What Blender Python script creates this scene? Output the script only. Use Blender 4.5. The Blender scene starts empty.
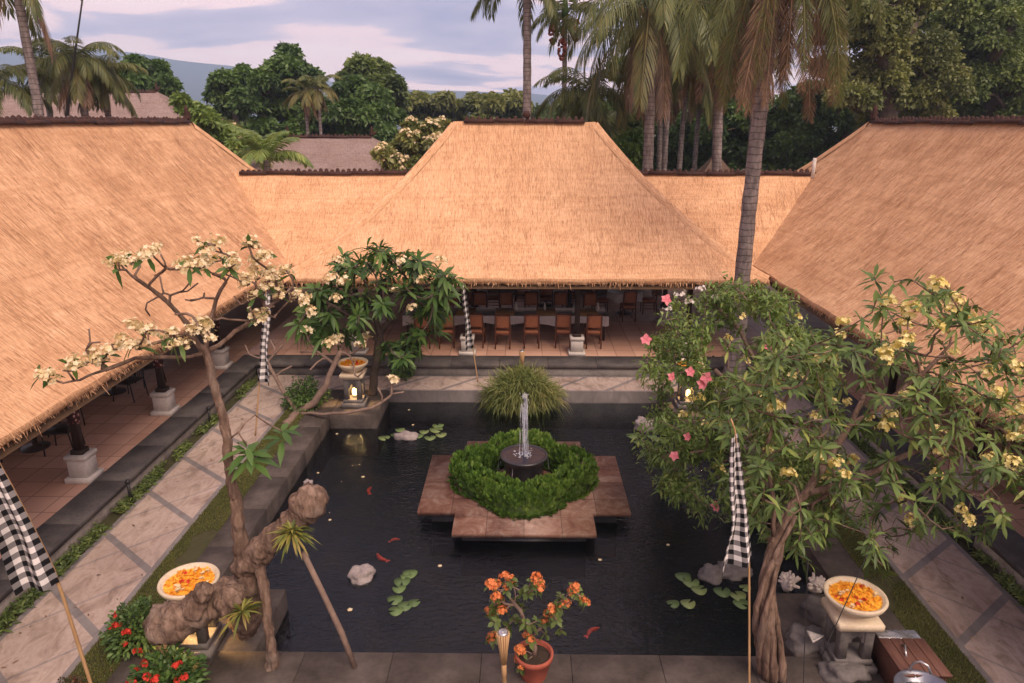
import bpy, math, random
import numpy as np
from mathutils import Vector, Matrix, noise as mnoise

random.seed(7)
rng = np.random.default_rng(7)
scene = bpy.context.scene
COL = scene.collection
R = math.radians

# ------------------------------------------------------------------ camera
CAM_Z = 6.3
FPX = 710.0
PITCH = math.atan(219.5 / FPX)
YAW = math.atan(10.0 * math.cos(PITCH) / FPX)
cam_d = bpy.data.cameras.new('camera')
cam = bpy.data.objects.new('camera', cam_d)
COL.objects.link(cam)
cam.location = (0, 0, CAM_Z)
cam.rotation_euler = (math.pi / 2 - PITCH, 0, YAW)
cam_d.sensor_width = 36.0
cam_d.lens = FPX / 1024.0 * 36.0
cam_d.clip_start = 0.05
cam_d.clip_end = 8000
scene.camera = cam

# ------------------------------------------------------------------ world
SUN_ELEV, SUN_AZ = R(50), R(30)      # azimuth measured from -Y (behind the camera) towards +X
sdir = Vector((math.sin(SUN_AZ) * math.cos(SUN_ELEV), -math.cos(SUN_AZ) * math.cos(SUN_ELEV), math.sin(SUN_ELEV)))
world = bpy.data.worlds.new('World')
scene.world = world
world.use_nodes = True
nt = world.node_tree
nt.nodes.clear()
N = nt.nodes.new
L = nt.links.new
out = N('ShaderNodeOutputWorld')
sky = N('ShaderNodeTexSky')
sky.sky_type = 'NISHITA'
sky.sun_disc = False
sky.sun_elevation = SUN_ELEV
sky.sun_rotation = math.atan2(sdir.x, sdir.y)
sky.air_density = 1.2
sky.dust_density = 2.5
bg_sky = N('ShaderNodeBackground')
bg_sky.inputs['Strength'].default_value = 0.07
L(sky.outputs['Color'], bg_sky.inputs['Color'])
tc = N('ShaderNodeTexCoord')
sep = N('ShaderNodeSeparateXYZ')
L(tc.outputs['Generated'], sep.inputs[0])
def wmath(op, a, b=None, c=None):
    m = N('ShaderNodeMath'); m.operation = op
    for i, v in enumerate((a, b, c)):
        if v is None: continue
        if isinstance(v, (int, float)): m.inputs[i].default_value = v
        else: L(v, m.inputs[i])
    return m.outputs[0]
zc = wmath('MAXIMUM', sep.outputs['Z'], 0.0)
den = wmath('ADD', zc, 0.10)
cx = wmath('DIVIDE', sep.outputs['X'], den)
cy = wmath('DIVIDE', sep.outputs['Y'], den)
comb = N('ShaderNodeCombineXYZ')
L(cx, comb.inputs[0]); L(cy, comb.inputs[1])
mp = N('ShaderNodeMapping')
mp.inputs['Location'].default_value = (3.1, 1.7, 0.0)
mp.inputs['Scale'].default_value = (0.50, 0.62, 1.0)
L(comb.outputs[0], mp.inputs[0])
cl = N('ShaderNodeTexNoise')
cl.inputs['Scale'].default_value = 1.5
cl.inputs['Detail'].default_value = 7
cl.inputs['Roughness'].default_value = 0.52
cl.inputs['Distortion'].default_value = 0.35
L(mp.outputs[0], cl.inputs['Vector'])
ramp = N('ShaderNodeValToRGB')
e = ramp.color_ramp.elements
e[0].position = 0.34; e[0].color = (0.27, 0.25, 0.38, 1)
e[1].position = 0.70; e[1].color = (1.0, 0.74, 0.68, 1)
for p, c in ((0.43, (0.42, 0.345, 0.46, 1)), (0.495, (0.53, 0.43, 0.52, 1)), (0.535, (0.96, 0.64, 0.60, 1))):
    k = ramp.color_ramp.elements.new(p); k.color = c
lowb = wmath('POWER', 2.718, wmath('MULTIPLY', wmath('POWER', wmath('DIVIDE', wmath('SUBTRACT', sep.outputs['Z'], 0.055), 0.026), 2.0), -1.0))
L(wmath('ADD', cl.outputs['Fac'], wmath('MULTIPLY', lowb, 0.05)), ramp.inputs[0])
bg_cl = N('ShaderNodeBackground')
bg_cl.inputs['Strength'].default_value = 0.92
L(ramp.outputs[0], bg_cl.inputs['Color'])
mixw = N('ShaderNodeMixShader')
mixw.inputs[0].default_value = 0.9
L(bg_sky.outputs[0], mixw.inputs[1]); L(bg_cl.outputs[0], mixw.inputs[2])
L(mixw.outputs[0], out.inputs['Surface'])

# ------------------------------------------------------------------ sun (low sun behind thin cloud: soft)
sun_d = bpy.data.lights.new('sun', 'SUN')
sun_d.energy = 2.0
sun_d.angle = R(36)
sun_d.color = (1.0, 0.77, 0.58)
sun = bpy.data.objects.new('sun', sun_d)
COL.objects.link(sun)
sun.rotation_euler = (-sdir).to_track_quat('-Z', 'Y').to_euler()

scene.view_settings.view_transform = 'Standard'
scene.view_settings.look = 'None'
scene.view_settings.gamma = 1.0
scene.view_settings.exposure = 0.88
scene.view_settings.use_curve_mapping = False
scene.cycles.max_bounces = 6
scene.cycles.transparent_max_bounces = 12
scene.cycles.volume_bounces = 2

# ------------------------------------------------------------------ placing by sight line
_F = Vector((-math.sin(YAW) * math.cos(PITCH), math.cos(YAW) * math.cos(PITCH), -math.sin(PITCH)))
_R = Vector((math.cos(YAW), math.sin(YAW), 0))
_U = _R.cross(_F)
def ray(px, py): return _F + _R * ((px - 512) / FPX) - _U * ((py - 341.5) / FPX)
def P(px, py, D):
    d = ray(px, py); return Vector((0, 0, CAM_Z)) + d * (D / d.y)
def G(px, py, z=0.0):
    d = ray(px, py); return Vector((0, 0, CAM_Z)) + d * ((z - CAM_Z) / d.z)

# ------------------------------------------------------------------ mesh collector
class MB:
    def __init__(s):
        s.V = []; s.F = []; s.rnd = []; s.uv = []; s.n = 0; s.has_uv = False
    def add(s, V, F, rnd=None, uv=None):
        V = np.asarray(V, dtype=np.float64).reshape(-1, 3)
        F = np.asarray(F, dtype=np.int64)
        if rnd is None: rnd = np.full(len(F), random.random())
        rnd = np.broadcast_to(np.asarray(rnd, dtype=np.float64), (len(F),))
        s.V.append(V); s.F.append(F + s.n); s.rnd.append(rnd)
        if uv is None: uv = np.zeros((len(V), 2))
        else: s.has_uv = True
        s.uv.append(np.asarray(uv, dtype=np.float64).reshape(-1, 2))
        s.n += len(V)
    def polys(s, V, faces, rnd=None, uv=None):          # mixed face sizes
        by = {}
        for f in faces: by.setdefault(len(f), []).append(f)
        first = True
        base = s.n
        for k, fs in by.items():
            if first:
                s.add(V, fs, rnd, uv); first = False
            else:
                F = np.asarray(fs) + base
                s.F.append(F)
                r_ = random.random() if rnd is None else rnd
                s.rnd.append(np.broadcast_to(np.asarray(r_, dtype=np.float64), (len(F),)) if np.ndim(r_) == 0 else np.full(len(F), 0.5))
    def box(s, x0, x1, y0, y1, z0, z1, rnd=None):
        V = [(x0,y0,z0),(x1,y0,z0),(x1,y1,z0),(x0,y1,z0),(x0,y0,z1),(x1,y0,z1),(x1,y1,z1),(x0,y1,z1)]
        s.add(V, [(0,3,2,1),(4,5,6,7),(0,1,5,4),(1,2,6,5),(2,3,7,6),(3,0,4,7)], rnd)
    def bbox(s, x0, x1, y0, y1, z0, z1, b=0.01, rnd=None):   # box with bevelled vertical and top edges
        def ring(i, z): return [(x0+i,y0+b,z),(x0+b,y0+i,z),(x1-b,y0+i,z),(x1-i,y0+b,z),(x1-i,y1-b,z),(x1-b,y1-i,z),(x0+b,y1-i,z),(x0+i,y1-b,z)]
        V = ring(0, z0) + ring(0, z1 - b) + ring(b * .7, z1)
        F4 = [(8*k+i, 8*k+(i+1) % 8, 8*k+8+(i+1) % 8, 8*k+8+i) for k in (0, 1) for i in range(8)]
        r_ = random.random() if rnd is None else rnd
        base = s.n
        s.add(V, F4, r_)
        s.F.append(np.asarray([list(range(16, 24)), list(range(7, -1, -1))]) + base); s.rnd.append(np.full(2, r_))
    def prism(s, poly, z0, z1, rnd=None):
        n = len(poly)
        V = [(x, y, z0) for x, y in poly] + [(x, y, z1) for x, y in poly]
        r_ = random.random() if rnd is None else rnd
        base = s.n
        s.add(V, [(i, (i+1) % n, n+(i+1) % n, n+i) for i in range(n)], r_)
        s.F.append(np.asarray([list(range(n, 2*n)), list(range(n-1, -1, -1))]) + base); s.rnd.append(np.full(2, r_))
    def sheet(s, x0, x1, y0, y1, z, uvs=False, rnd=None):
        s.add([(x0,y0,z),(x1,y0,z),(x1,y1,z),(x0,y1,z)], [(0,1,2,3)], rnd, uv=[(x0,y0),(x1,y0),(x1,y1),(x0,y1)] if uvs else None)
    def tube(s, pts, rad, n=8, cap=True, rough=0.0, rnd=None, nscale=6.0, squash=None):
        pts = [Vector(p) for p in pts]; m = len(pts)
        if m < 2: return
        if not hasattr(rad, '__len__'): rad = [rad] * m
        V = []
        t0 = (pts[1] - pts[0]).normalized()
        a = t0.orthogonal().normalized()
        for i, p in enumerate(pts):
            t = (pts[min(i+1, m-1)] - pts[max(i-1, 0)])
            t = t.normalized() if t.length > 1e-9 else t0
            a = (a - t * a.dot(t)); a = a.normalized() if a.length > 1e-6 else t.orthogonal().normalized()
            b = t.cross(a)
            for k in range(n):
                an = 2 * math.pi * k / n
                d = a * math.cos(an) + b * math.sin(an)
                r = rad[i]
                if rough:
                    q = (p + d * r) * nscale
                    r *= 1 + rough * (mnoise.noise(q) + 0.6 * mnoise.noise(q * 2.3) - .5 * (1 - 2.2 * abs(mnoise.noise(q * 3.7))) * .5)
                V.append(p + d * r)
        F = [(i*n+k, i*n+(k+1) % n, (i+1)*n+(k+1) % n, (i+1)*n+k) for i in range(m-1) for k in range(n)]
        r_ = random.random() if rnd is None else rnd
        base = s.n
        s.add(V, F, r_)
        if cap:
            s.F.append(np.asarray([list(range(n-1, -1, -1)), list(range((m-1)*n, m*n))]) + base); s.rnd.append(np.full(2, r_))
    def lathe(s, prof, c=(0, 0, 0), n=24, rnd=None):      # profile of (r, z)
        V = []
        for r, z in prof:
            for k in range(n):
                an = 2*math.pi*k/n
                V.append((c[0] + r*math.cos(an), c[1] + r*math.sin(an), c[2] + z))
        m = len(prof)
        s.add(V, [(i*n+k, i*n+(k+1) % n, (i+1)*n+(k+1) % n, (i+1)*n+k) for i in range(m-1) for k in range(n)], rnd)
    def ball(s, c, r, n=10, rough=0.0, sc=(1, 1, 1), seed=0.0, rnd=None, ns=2.0):
        V = []; m = max(4, n // 2 + 1)
        for i in range(m + 1):
            th = math.pi * i / m
            for k in range(n):
                an = 2*math.pi*k/n
                d = Vector((math.sin(th)*math.cos(an), math.sin(th)*math.sin(an), math.cos(th)))
                q = r * (1 + rough * (mnoise.noise(d*ns + Vector((seed, seed*.7, 3))) + .5*mnoise.noise(d*ns*2.4 + Vector((seed, 1, 3)))))
                V.append((c[0]+d.x*q*sc[0], c[1]+d.y*q*sc[1], c[2]+d.z*q*sc[2]))
        s.add(V, [(i*n+k, (i+1)*n+k, (i+1)*n+(k+1) % n, i*n+(k+1) % n) for i in range(m) for k in range(n)], rnd)
    # many small leaves at once
    def leaves(s, O, D, Nn, Ln, Wd, droop=0.3, fold=0.25, simple=False, rnd=None):
        O = np.asarray(O, float).reshape(-1, 3); n = len(O)
        if n == 0: return
        D = np.asarray(D, float).reshape(-1, 3); Nn = np.asarray(Nn, float).reshape(-1, 3)
        D = D / (np.linalg.norm(D, axis=1, keepdims=True) + 1e-9)
        S = np.cross(D, Nn); S /= (np.linalg.norm(S, axis=1, keepdims=True) + 1e-9)
        U = np.cross(S, D)
        Ln = np.broadcast_to(np.asarray(Ln, float), (n,)); Wd = np.broadcast_to(np.asarray(Wd, float), (n,))
        if simple:
            T = np.array([(0,0,0), (.5,.45,fold*.5), (0,1,0), (-.5,.45,fold*.5)])
            Q = np.array([(0,1,2,3)]); Tr = None
        else:
            T = np.array([(0,0,0), (-.38,.3,fold*.4), (0,.3,0), (.38,.3,fold*.4), (-.46,.66,fold*.45), (0,.66,0), (.46,.66,fold*.45), (0,1,0)])
            Q = np.array([(1,2,5,4), (2,3,6,5)]); Tr = np.array([(0,2,1), (0,3,2), (4,5,7), (5,6,7)])
        k = len(T)
        V = (O[:, None, :] + S[:, None, :] * (T[None, :, 0, None] * Wd[:, None, None])
             + D[:, None, :] * (T[None, :, 1, None] * Ln[:, None, None])
             + U[:, None, :] * (T[None, :, 2, None] * Wd[:, None, None]))
        dr = np.broadcast_to(np.asarray(droop, float), (n,))
        V[:, :, 2] -= dr[:, None] * (T[None, :, 1] ** 2) * Ln[:, None]
        if rnd is None: rnd = rng.random(n)
        rnd = np.broadcast_to(np.asarray(rnd, float), (n,))
        off = (np.arange(n) * k)[:, None, None]
        base = s.n
        s.add(V.reshape(-1, 3), (Q[None] + off).reshape(-1, Q.shape[1]), np.repeat(rnd, len(Q)))
        if Tr is not None:
            s.F.append((Tr[None] + off).reshape(-1, 3) + base); s.rnd.append(np.repeat(rnd, len(Tr)))
    def mesh(s, name, offset=(0, 0, 0), smooth=False):
        me = bpy.data.meshes.new(name)
        V = np.concatenate(s.V) - np.asarray(offset, float)
        tot = [f.shape[1] for f in s.F]
        counts = np.concatenate([np.full(len(f), f.shape[1]) for f in s.F])
        loops = np.concatenate([f.reshape(-1) for f in s.F])
        rnd = np.concatenate(s.rnd)
        me.vertices.add(len(V)); me.vertices.foreach_set('co', V.reshape(-1))
        me.loops.add(len(loops)); me.loops.foreach_set('vertex_index', loops.astype(np.int32))
        starts = np.concatenate([[0], np.cumsum(counts)[:-1]])
        me.polygons.add(len(counts)); me.polygons.foreach_set('loop_start', starts.astype(np.int32))
        try: me.polygons.foreach_set('loop_total', counts.astype(np.int32))
        except Exception: pass
        if smooth: me.polygons.foreach_set('use_smooth', np.ones(len(counts), dtype=bool))
        me.update(calc_edges=True)
        at = me.attributes.new('rnd', 'FLOAT', 'FACE'); at.data.foreach_set('value', rnd.astype(np.float32))
        if s.has_uv:
            uv = np.concatenate(s.uv); uv3 = np.concatenate([uv, np.zeros((len(uv), 1))], axis=1)
            au = me.attributes.new('uvm', 'FLOAT_VECTOR', 'POINT'); au.data.foreach_set('vector', uv3.astype(np.float32).reshape(-1))
        me.validate()
        return me
    def build(s, name, material, parent=None, smooth=False):
        off = Vector((0, 0, 0)); p = parent
        while p is not None:
            off += p.location; p = p.parent
        me = s.mesh(name, off, smooth)
        me.materials.append(material)
        o = bpy.data.objects.new(name, me)
        COL.objects.link(o)
        if parent is not None: o.parent = parent
        return o

def thing(name, label, cat, loc=(0, 0, 0), group=None):
    o = bpy.data.objects.new(name, None)
    COL.objects.link(o)
    o.empty_display_size = 0.2
    o.location = loc
    o['label'] = label; o['category'] = cat
    if group: o['group'] = group
    return o
def tag(o, label, cat, group=None):
    o['label'] = label; o['category'] = cat
    if group: o['group'] = group
    return o
def origin_to(o, p):                    # move a single-mesh thing's origin to its base
    p = Vector(p)
    o.data.transform(Matrix.Translation(-p)); o.location = p
    return o
def kind(o, k): o['kind'] = k; return o
def copy_tree(o, parent=None):
    c = o.copy(); COL.objects.link(c)
    if parent is not None: c.parent = parent
    for ch in list(o.children): copy_tree(ch, c)
    return c

# ------------------------------------------------------------------ materials
class NT:
    def __init__(s, name):
        s.m = bpy.data.materials.new(name); s.m.use_nodes = True
        s.t = s.m.node_tree; s.t.nodes.clear()
        s.o = s.t.nodes.new('ShaderNodeOutputMaterial')
    def n(s, ty, **kw):
        x = s.t.nodes.new(ty)
        for k, v in kw.items(): setattr(x, k, v)
        return x
    def l(s, a, b): s.t.links.new(a, b)
    def setin(s, node, key, v):
        if isinstance(v, bpy.types.NodeSocket): s.l(v, node.inputs[key])
        else: node.inputs[key].default_value = v
    def math(s, op, a, b=None, c=None, clamp=False):
        m = s.n('ShaderNodeMath', operation=op); m.use_clamp = clamp
        for i, v in enumerate((a, b, c)):
            if v is not None: s.setin(m, i, v)
        return m.outputs[0]
    def coord(s, attr=None, scale=(1, 1, 1), rot=(0, 0, 0)):
        if attr:
            a = s.n('ShaderNodeAttribute'); a.attribute_name = attr; src = a.outputs['Vector']
        else: src = s.n('ShaderNodeTexCoord').outputs['Object']
        m = s.n('ShaderNodeMapping'); m.inputs['Scale'].default_value = scale; m.inputs['Rotation'].default_value = rot
        s.l(src, m.inputs[0]); return m.outputs[0]
    def noise(s, vec, scale, detail=5, rough=.55, dist=0.0):
        x = s.n('ShaderNodeTexNoise'); s.l(vec, x.inputs['Vector'])
        x.inputs['Scale'].default_value = scale; x.inputs['Detail'].default_value = detail
        x.inputs['Roughness'].default_value = rough; x.inputs['Distortion'].default_value = dist
        return x.outputs['Fac']
    def ramp(s, fac, stops):
        x = s.n('ShaderNodeValToRGB'); s.l(fac, x.inputs[0])
        el = x.color_ramp.elements
        while len(el) > 1: el.remove(el[-1])
        el[0].position = stops[0][0]; el[0].color = (*stops[0][1], 1)
        for p, c in stops[1:]:
            k = el.new(p); k.color = (*c, 1)
        return x.outputs[0]
    def mix(s, fac, a, b, mode='MIX'):
        x = s.n('ShaderNodeMix', data_type='RGBA', blend_type=mode)
        s.setin(x, 0, fac)
        for i, v in ((6, a), (7, b)):
            if isinstance(v, tuple): x.inputs[i].default_value = (*v[:3], 1)
            else: s.l(v, x.inputs[i])
        return x.outputs[2]
    def n_sep(s, vec, i):
        x = s.n('ShaderNodeSeparateXYZ'); s.l(vec, x.inputs[0]); return x.outputs[i]
    def bump(s, h, strength=.4, dist=.02):
        x = s.n('ShaderNodeBump'); x.inputs['Strength'].default_value = strength; x.inputs['Distance'].default_value = dist
        s.l(h, x.inputs['Height']); return x.outputs[0]
    def attr(s, name='rnd'):
        a = s.n('ShaderNodeAttribute'); a.attribute_name = name; return a.outputs['Fac']
    def pbr(s, col, rough=.6, normal=None, spec=.4, metal=0.0):
        b = s.n('ShaderNodeBsdfPrincipled')
        if isinstance(col, tuple): b.inputs['Base Color'].default_value = (*col[:3], 1)
        else: s.l(col, b.inputs['Base Color'])
        s.setin(b, 'Roughness', rough)
        b.inputs['Specular IOR Level'].default_value = spec; b.inputs['Metallic'].default_value = metal
        if normal is not None: s.l(normal, b.inputs['Normal'])
        return b.outputs[0]
    def out(s, sh): s.l(sh, s.o.inputs['Surface']); return s.m

def m_mottle(name, c1, c2, scale=3, rough=.75, bump=.3, bs=None, dist=.01, c3=None, spec=.3, stretch=(1, 1, 1), metal=0.0):
    t = NT(name); v = t.coord(scale=stretch)
    f = t.noise(v, scale, 7, .62)
    st = [(.3, c1), (.7, c2)] if c3 is None else [(.28, c1), (.5, c2), (.72, c3)]
    col = t.ramp(f, st)
    fine = t.noise(v, scale * 9, 4, .6)
    col = t.mix(.35, col, t.ramp(fine, [(.25, tuple(x*.55 for x in c1)), (.75, c2)]))
    nb = t.bump(t.noise(v, bs or scale * 6, 6, .6), bump, dist)
    return t.out(t.pbr(col, rough, nb, spec, metal))
def m_leaf(name, cols, trans=.28, rough=.45, spec=.35, patch=0.35, pscale=1.2):
    t = NT(name)
    r = t.attr()
    nz = t.noise(t.coord(), pscale, 3, .5)
    f = t.math('ADD', t.math('MULTIPLY', r, 1 - patch), t.math('MULTIPLY', t.math('MULTIPLY_ADD', nz, 2.4, -.7, clamp=True), patch))
    n = len(cols)
    col = t.ramp(f, [(.08 + .84 * i / max(1, n-1), c) for i, c in enumerate(cols)])
    p = t.pbr(col, rough, None, spec)
    tr = t.n('ShaderNodeBsdfTranslucent'); t.l(t.mix(1.0, col, (1.0, 1.05, .55), 'MULTIPLY'), tr.inputs['Color'])
    mx = t.n('ShaderNodeMixShader'); mx.inputs[0].default_value = trans
    t.l(p, mx.inputs[1]); t.l(tr.outputs[0], mx.inputs[2])
    return t.out(mx.outputs[0])
def m_plain(name, c, rough=.5, spec=.4, metal=0.0, nz=.25, scale=8):
    t = NT(name); v = t.coord()
    f = t.noise(v, scale, 5, .6)
    col = t.ramp(f, [(.3, tuple(x * (1-nz) for x in c)), (.7, tuple(min(1, x * (1+nz*.6)) for x in c))])
    rg = t.math('MULTIPLY_ADD', t.noise(v, scale*2.7, 4), .3, rough - .15, clamp=True)
    return t.out(t.pbr(col, rg, t.bump(f, .12, .004), spec, metal))
def m_emit(name, c, strength):
    t = NT(name); e_ = t.n('ShaderNodeEmission'); e_.inputs[0].default_value = (*c, 1); e_.inputs[1].default_value = strength
    return t.out(e_.outputs[0])

M = {}
def thatch(name, cs):
    t = NT(name)
    uv = t.coord('uvm', (1, 1, 1))
    a = t.n('ShaderNodeMapping'); a.inputs['Scale'].default_value = (46, 3.2, 1); t.l(uv, a.inputs[0])
    b = t.n('ShaderNodeMapping'); b.inputs['Scale'].default_value = (110, 7.0, 1); t.l(uv, b.inputs[0])
    c = t.n('ShaderNodeMapping'); c.inputs['Scale'].default_value = (.6, .9, 1); t.l(uv, c.inputs[0])
    d = t.n('ShaderNodeMapping'); d.inputs['Scale'].default_value = (1.2, 9.0, 1); t.l(uv, d.inputs[0])
    fa = t.noise(a.outputs[0], 1, 3, .6, .4); fb = t.noise(b.outputs[0], 1, 2, .6, .3)
    fc = t.noise(c.outputs[0], 1, 4, .6); fd = t.noise(d.outputs[0], 1, 4, .65)
    f = t.math('ADD', t.math('MULTIPLY', fa, .5), t.math('MULTIPLY', fb, .5))
    f = t.math('ADD', f, t.math('MULTIPLY_ADD', t.attr(), .22, -.11))
    f = t.math('ADD', f, t.math('MULTIPLY_ADD', fd, .24, -.12))
    col = t.ramp(f, [(.32, cs[0]), (.44, cs[1]), (.54, cs[2]), (.70, cs[3])])
    e_ = t.n('ShaderNodeMapping'); e_.inputs['Scale'].default_value = (2.2, .35, 1); t.l(uv, e_.inputs[0]); fe = t.noise(e_.outputs[0], 1, 5, .65)
    col = t.mix(t.math('MULTIPLY_ADD', fc, 2.4, -.95, clamp=True), col, t.mix(1.0, col, (.80, .72, .66), 'MULTIPLY'))
    col = t.mix(t.math('MULTIPLY_ADD', fe, 3.0, -1.45, clamp=True), col, t.mix(1.0, col, (.78, .74, .72), 'MULTIPLY'))
    course = t.math('FRACT', t.math('MULTIPLY_ADD', t.math('ADD', fd, fc), .35, t.math('MULTIPLY', t.n_sep(uv, 1), 1.15)))
    col = t.mix(t.math('MULTIPLY', t.math('LESS_THAN', course, .10), .22), col, t.mix(1.0, col, (.70, .62, .55), 'MULTIPLY'))
    h = t.math('ADD', f, t.math('MULTIPLY', fd, .25))
    return t.out(t.pbr(col, .85, t.bump(h, .65, .035), .15))
M['thatch'] = thatch('thatch', [(.33, .17, .092), (.56, .33, .185), (.73, .46, .268), (.86, .60, .38)])
M['thatch_grey'] = thatch('thatch_grey', [(.10, .075, .07), (.22, .165, .15), (.30, .23, .21), (.40, .31, .28)])
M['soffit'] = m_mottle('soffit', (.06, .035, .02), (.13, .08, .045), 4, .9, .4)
M['ridge_tile'] = m_mottle('ridge_tile', (.025, .012, .010), (.075, .032, .024), 6, .8, .5)
M['bark'] = m_mottle('bark', (.10, .072, .058), (.27, .20, .165), 5, .9, .9, 16, .03, c3=(.36, .285, .24))
M['bark_gnarled'] = m_mottle('bark_gnarled', (.045, .028, .021), (.20, .135, .105), 9, .92, 1.0, 22, .06, c3=(.37, .275, .22))
M['bark_dark'] = m_mottle('bark_dark', (.045, .033, .027), (.13, .098, .08), 6, .9, .8, 18, .03)
M['twig'] = m_mottle('twig', (.14, .095, .075), (.30, .215, .175), 8, .85, .6, 20, .012)
M['wood_dark'] = m_mottle('wood_dark', (.018, .011, .009), (.055, .032, .024), 5, .5, .3, stretch=(1, 1, .15))
M['wood_red'] = m_mottle('wood_red', (.06, .022, .014), (.16, .062, .038), 5, .45, .25, stretch=(1, 1, .2))
M['wood_plank'] = m_mottle('wood_plank', (.075, .034, .026), (.20, .095, .07), 5, .6, .4, stretch=(1, .12, 1))
M['stone_white'] = m_mottle('stone_white', (.48, .44, .41), (.70, .66, .62), 4, .8, .35)
M['stone_dark'] = m_mottle('stone_dark', (.035, .032, .034), (.10, .09, .09), 2.2, .75, .5, 20, .015, c3=(.17, .15, .14))
M['stone_grey'] = m_mottle('stone_grey', (.07, .065, .065), (.17, .155, .15), 2.5, .8, .6, 18, .02, c3=(.26, .24, .225))
M['coping'] = m_mottle('coping', (.028, .023, .020), (.082, .067, .060), 1.9, .8, .6, 26, .014, c3=(.15, .125, .112))
M['rock_pale'] = m_mottle('rock_pale', (.18, .15, .15), (.42, .37, .36), 5, .85, .8, 12, .03)
M['coral'] = m_mottle('coral', (.36, .31, .29), (.64, .58, .54), 9, .85, .8, 25, .02)
M['bamboo'] = m_mottle('bamboo', (.36, .21, .10), (.58, .38, .20), 4, .5, .2, stretch=(6, 6, .5))
M['cream_bowl'] = m_mottle('cream_bowl', (.52, .42, .30), (.74, .64, .48), 5, .65, .25)
M['terracotta'] = m_mottle('terracotta', (.26, .06, .04), (.46, .13, .085), 7, .7, .3)
M['upholstery'] = m_mottle('upholstery', (.30, .11, .055), (.46, .19, .10), 18, .85, .3)
M['cloth_white'] = m_mottle('cloth_white', (.60, .56, .55), (.74, .70, .69), 5, .85, .15)
M['metal'] = m_plain('metal', (.55, .55, .58), .3, .5, .85, .15)
M['black_metal'] = m_plain('black_metal', (.02, .02, .022), .5, .4)
M['soil'] = m_mottle('soil', (.02, .014, .010), (.06, .042, .03), 8, .95, .8)
M['plaster_dark'] = m_mottle('plaster_dark', (.10, .07, .055), (.17, .12, .095), 2, .9, .3)

t = NT('floor_tiles'); v = t.coord()
br = t.n('ShaderNodeTexBrick'); br.offset = 0.0; br.squash = 1.0
t.l(v, br.inputs['Vector'])
for k_, v_ in (('Scale', 1.0), ('Mortar Size', .012), ('Mortar Smooth', .2), ('Bias', 0.0), ('Brick Width', .5), ('Row Height', .5)): br.inputs[k_].default_value = v_
br.inputs['Color1'].default_value = (.43, .255, .185, 1); br.inputs['Color2'].default_value = (.53, .335, .25, 1); br.inputs['Mortar'].default_value = (.25, .145, .105, 1)
nz = t.noise(v, 1.3, 6, .65)
col = t.mix(t.math('MULTIPLY_ADD', nz, 1.5, -.4, clamp=True), br.outputs['Color'], t.mix(1.0, br.outputs['Color'], (.72, .66, .62), 'MULTIPLY'))
M['floor_tiles'] = t.out(t.pbr(col, t.math('MULTIPLY_ADD', nz, .4, .22, clamp=True), t.bump(br.outputs['Fac'], -.4, .006), .4))

def path_mat(name, flip):
    t = NT(name)
    uv = t.n('ShaderNodeAttribute'); uv.attribute_name = 'uvm'
    sp = t.n('ShaderNodeSeparateXYZ'); t.l(uv.outputs['Vector'], sp.inputs[0])
    u, w = sp.outputs[0], sp.outputs[1]            # u along (m), w across 0..1
    d1 = t.math('FRACT', t.math('ADD', t.math('DIVIDE', u, 1.36), t.math('MULTIPLY', w, -.78)))
    band = t.math('LESS_THAN', t.math('ABSOLUTE', t.math('SUBTRACT', d1, .5)), .052)
    d2 = t.math('FRACT', t.math('ADD', t.math('DIVIDE', u, 1.36), t.math('MULTIPLY', w, 1.0)))
    line = t.math('LESS_THAN', t.math('ABSOLUTE', t.math('SUBTRACT', d2, .5)), .022)
    edge = t.math('GREATER_THAN', t.math('ABSOLUTE', t.math('SUBTRACT', w, .5)), .435)
    v = t.coord()
    vs = t.coord(scale=(2.1, 1.0, 1), rot=(0, 0, .35)); n1 = t.noise(vs, 1.5, 8, .68, 1.1); n2 = t.noise(v, 22, 4, .6); n3 = t.noise(v, .7, 4, .6)
    slab = t.ramp(n1, [(.26, (.15, .105, .085)), (.40, (.36, .285, .24)), (.54, (.52, .43, .38)), (.64, (.40, .31, .262)), (.78, (.19, .135, .108))])
    slab = t.mix(t.math('MULTIPLY_ADD', n2, .9, -.25, clamp=True), slab, t.mix(1.0, slab, (.70, .67, .66), 'MULTIPLY'))
    grey = t.ramp(n1, [(.3, (.15, .135, .137)), (.7, (.265, .242, .24))])
    cellid = t.math('FLOOR', t.math('ADD', t.math('ADD', t.math('DIVIDE', u, 1.36), t.math('MULTIPLY', w, -.78)), .5))
    wn = t.n('ShaderNodeTexWhiteNoise', noise_dimensions='1D'); t.l(cellid, wn.inputs['W'])
    slab = t.mix(t.math('MULTIPLY', wn.outputs['Value'], .55), slab, t.mix(1.0, slab, (.78, .72, .72), 'MULTIPLY'))
    col = t.mix(t.math('MULTIPLY', line, .6), slab, grey)
    col = t.mix(t.math('MAXIMUM', band, edge), col, grey)
    col = t.mix(t.math('MULTIPLY_ADD', n3, 2.2, -1.0, clamp=True), col, t.mix(1.0, col, (.6, .58, .58), 'MULTIPLY'))
    g = t.math('ADD', t.math('MULTIPLY', t.math('MAXIMUM', t.math('MAXIMUM', band, edge), line), -.3), t.math('MULTIPLY', n2, .5))
    return t.out(t.pbr(col, .72, t.bump(g, .35, .012), .3))
M['path'] = path_mat('path_slabs', 1)

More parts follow.
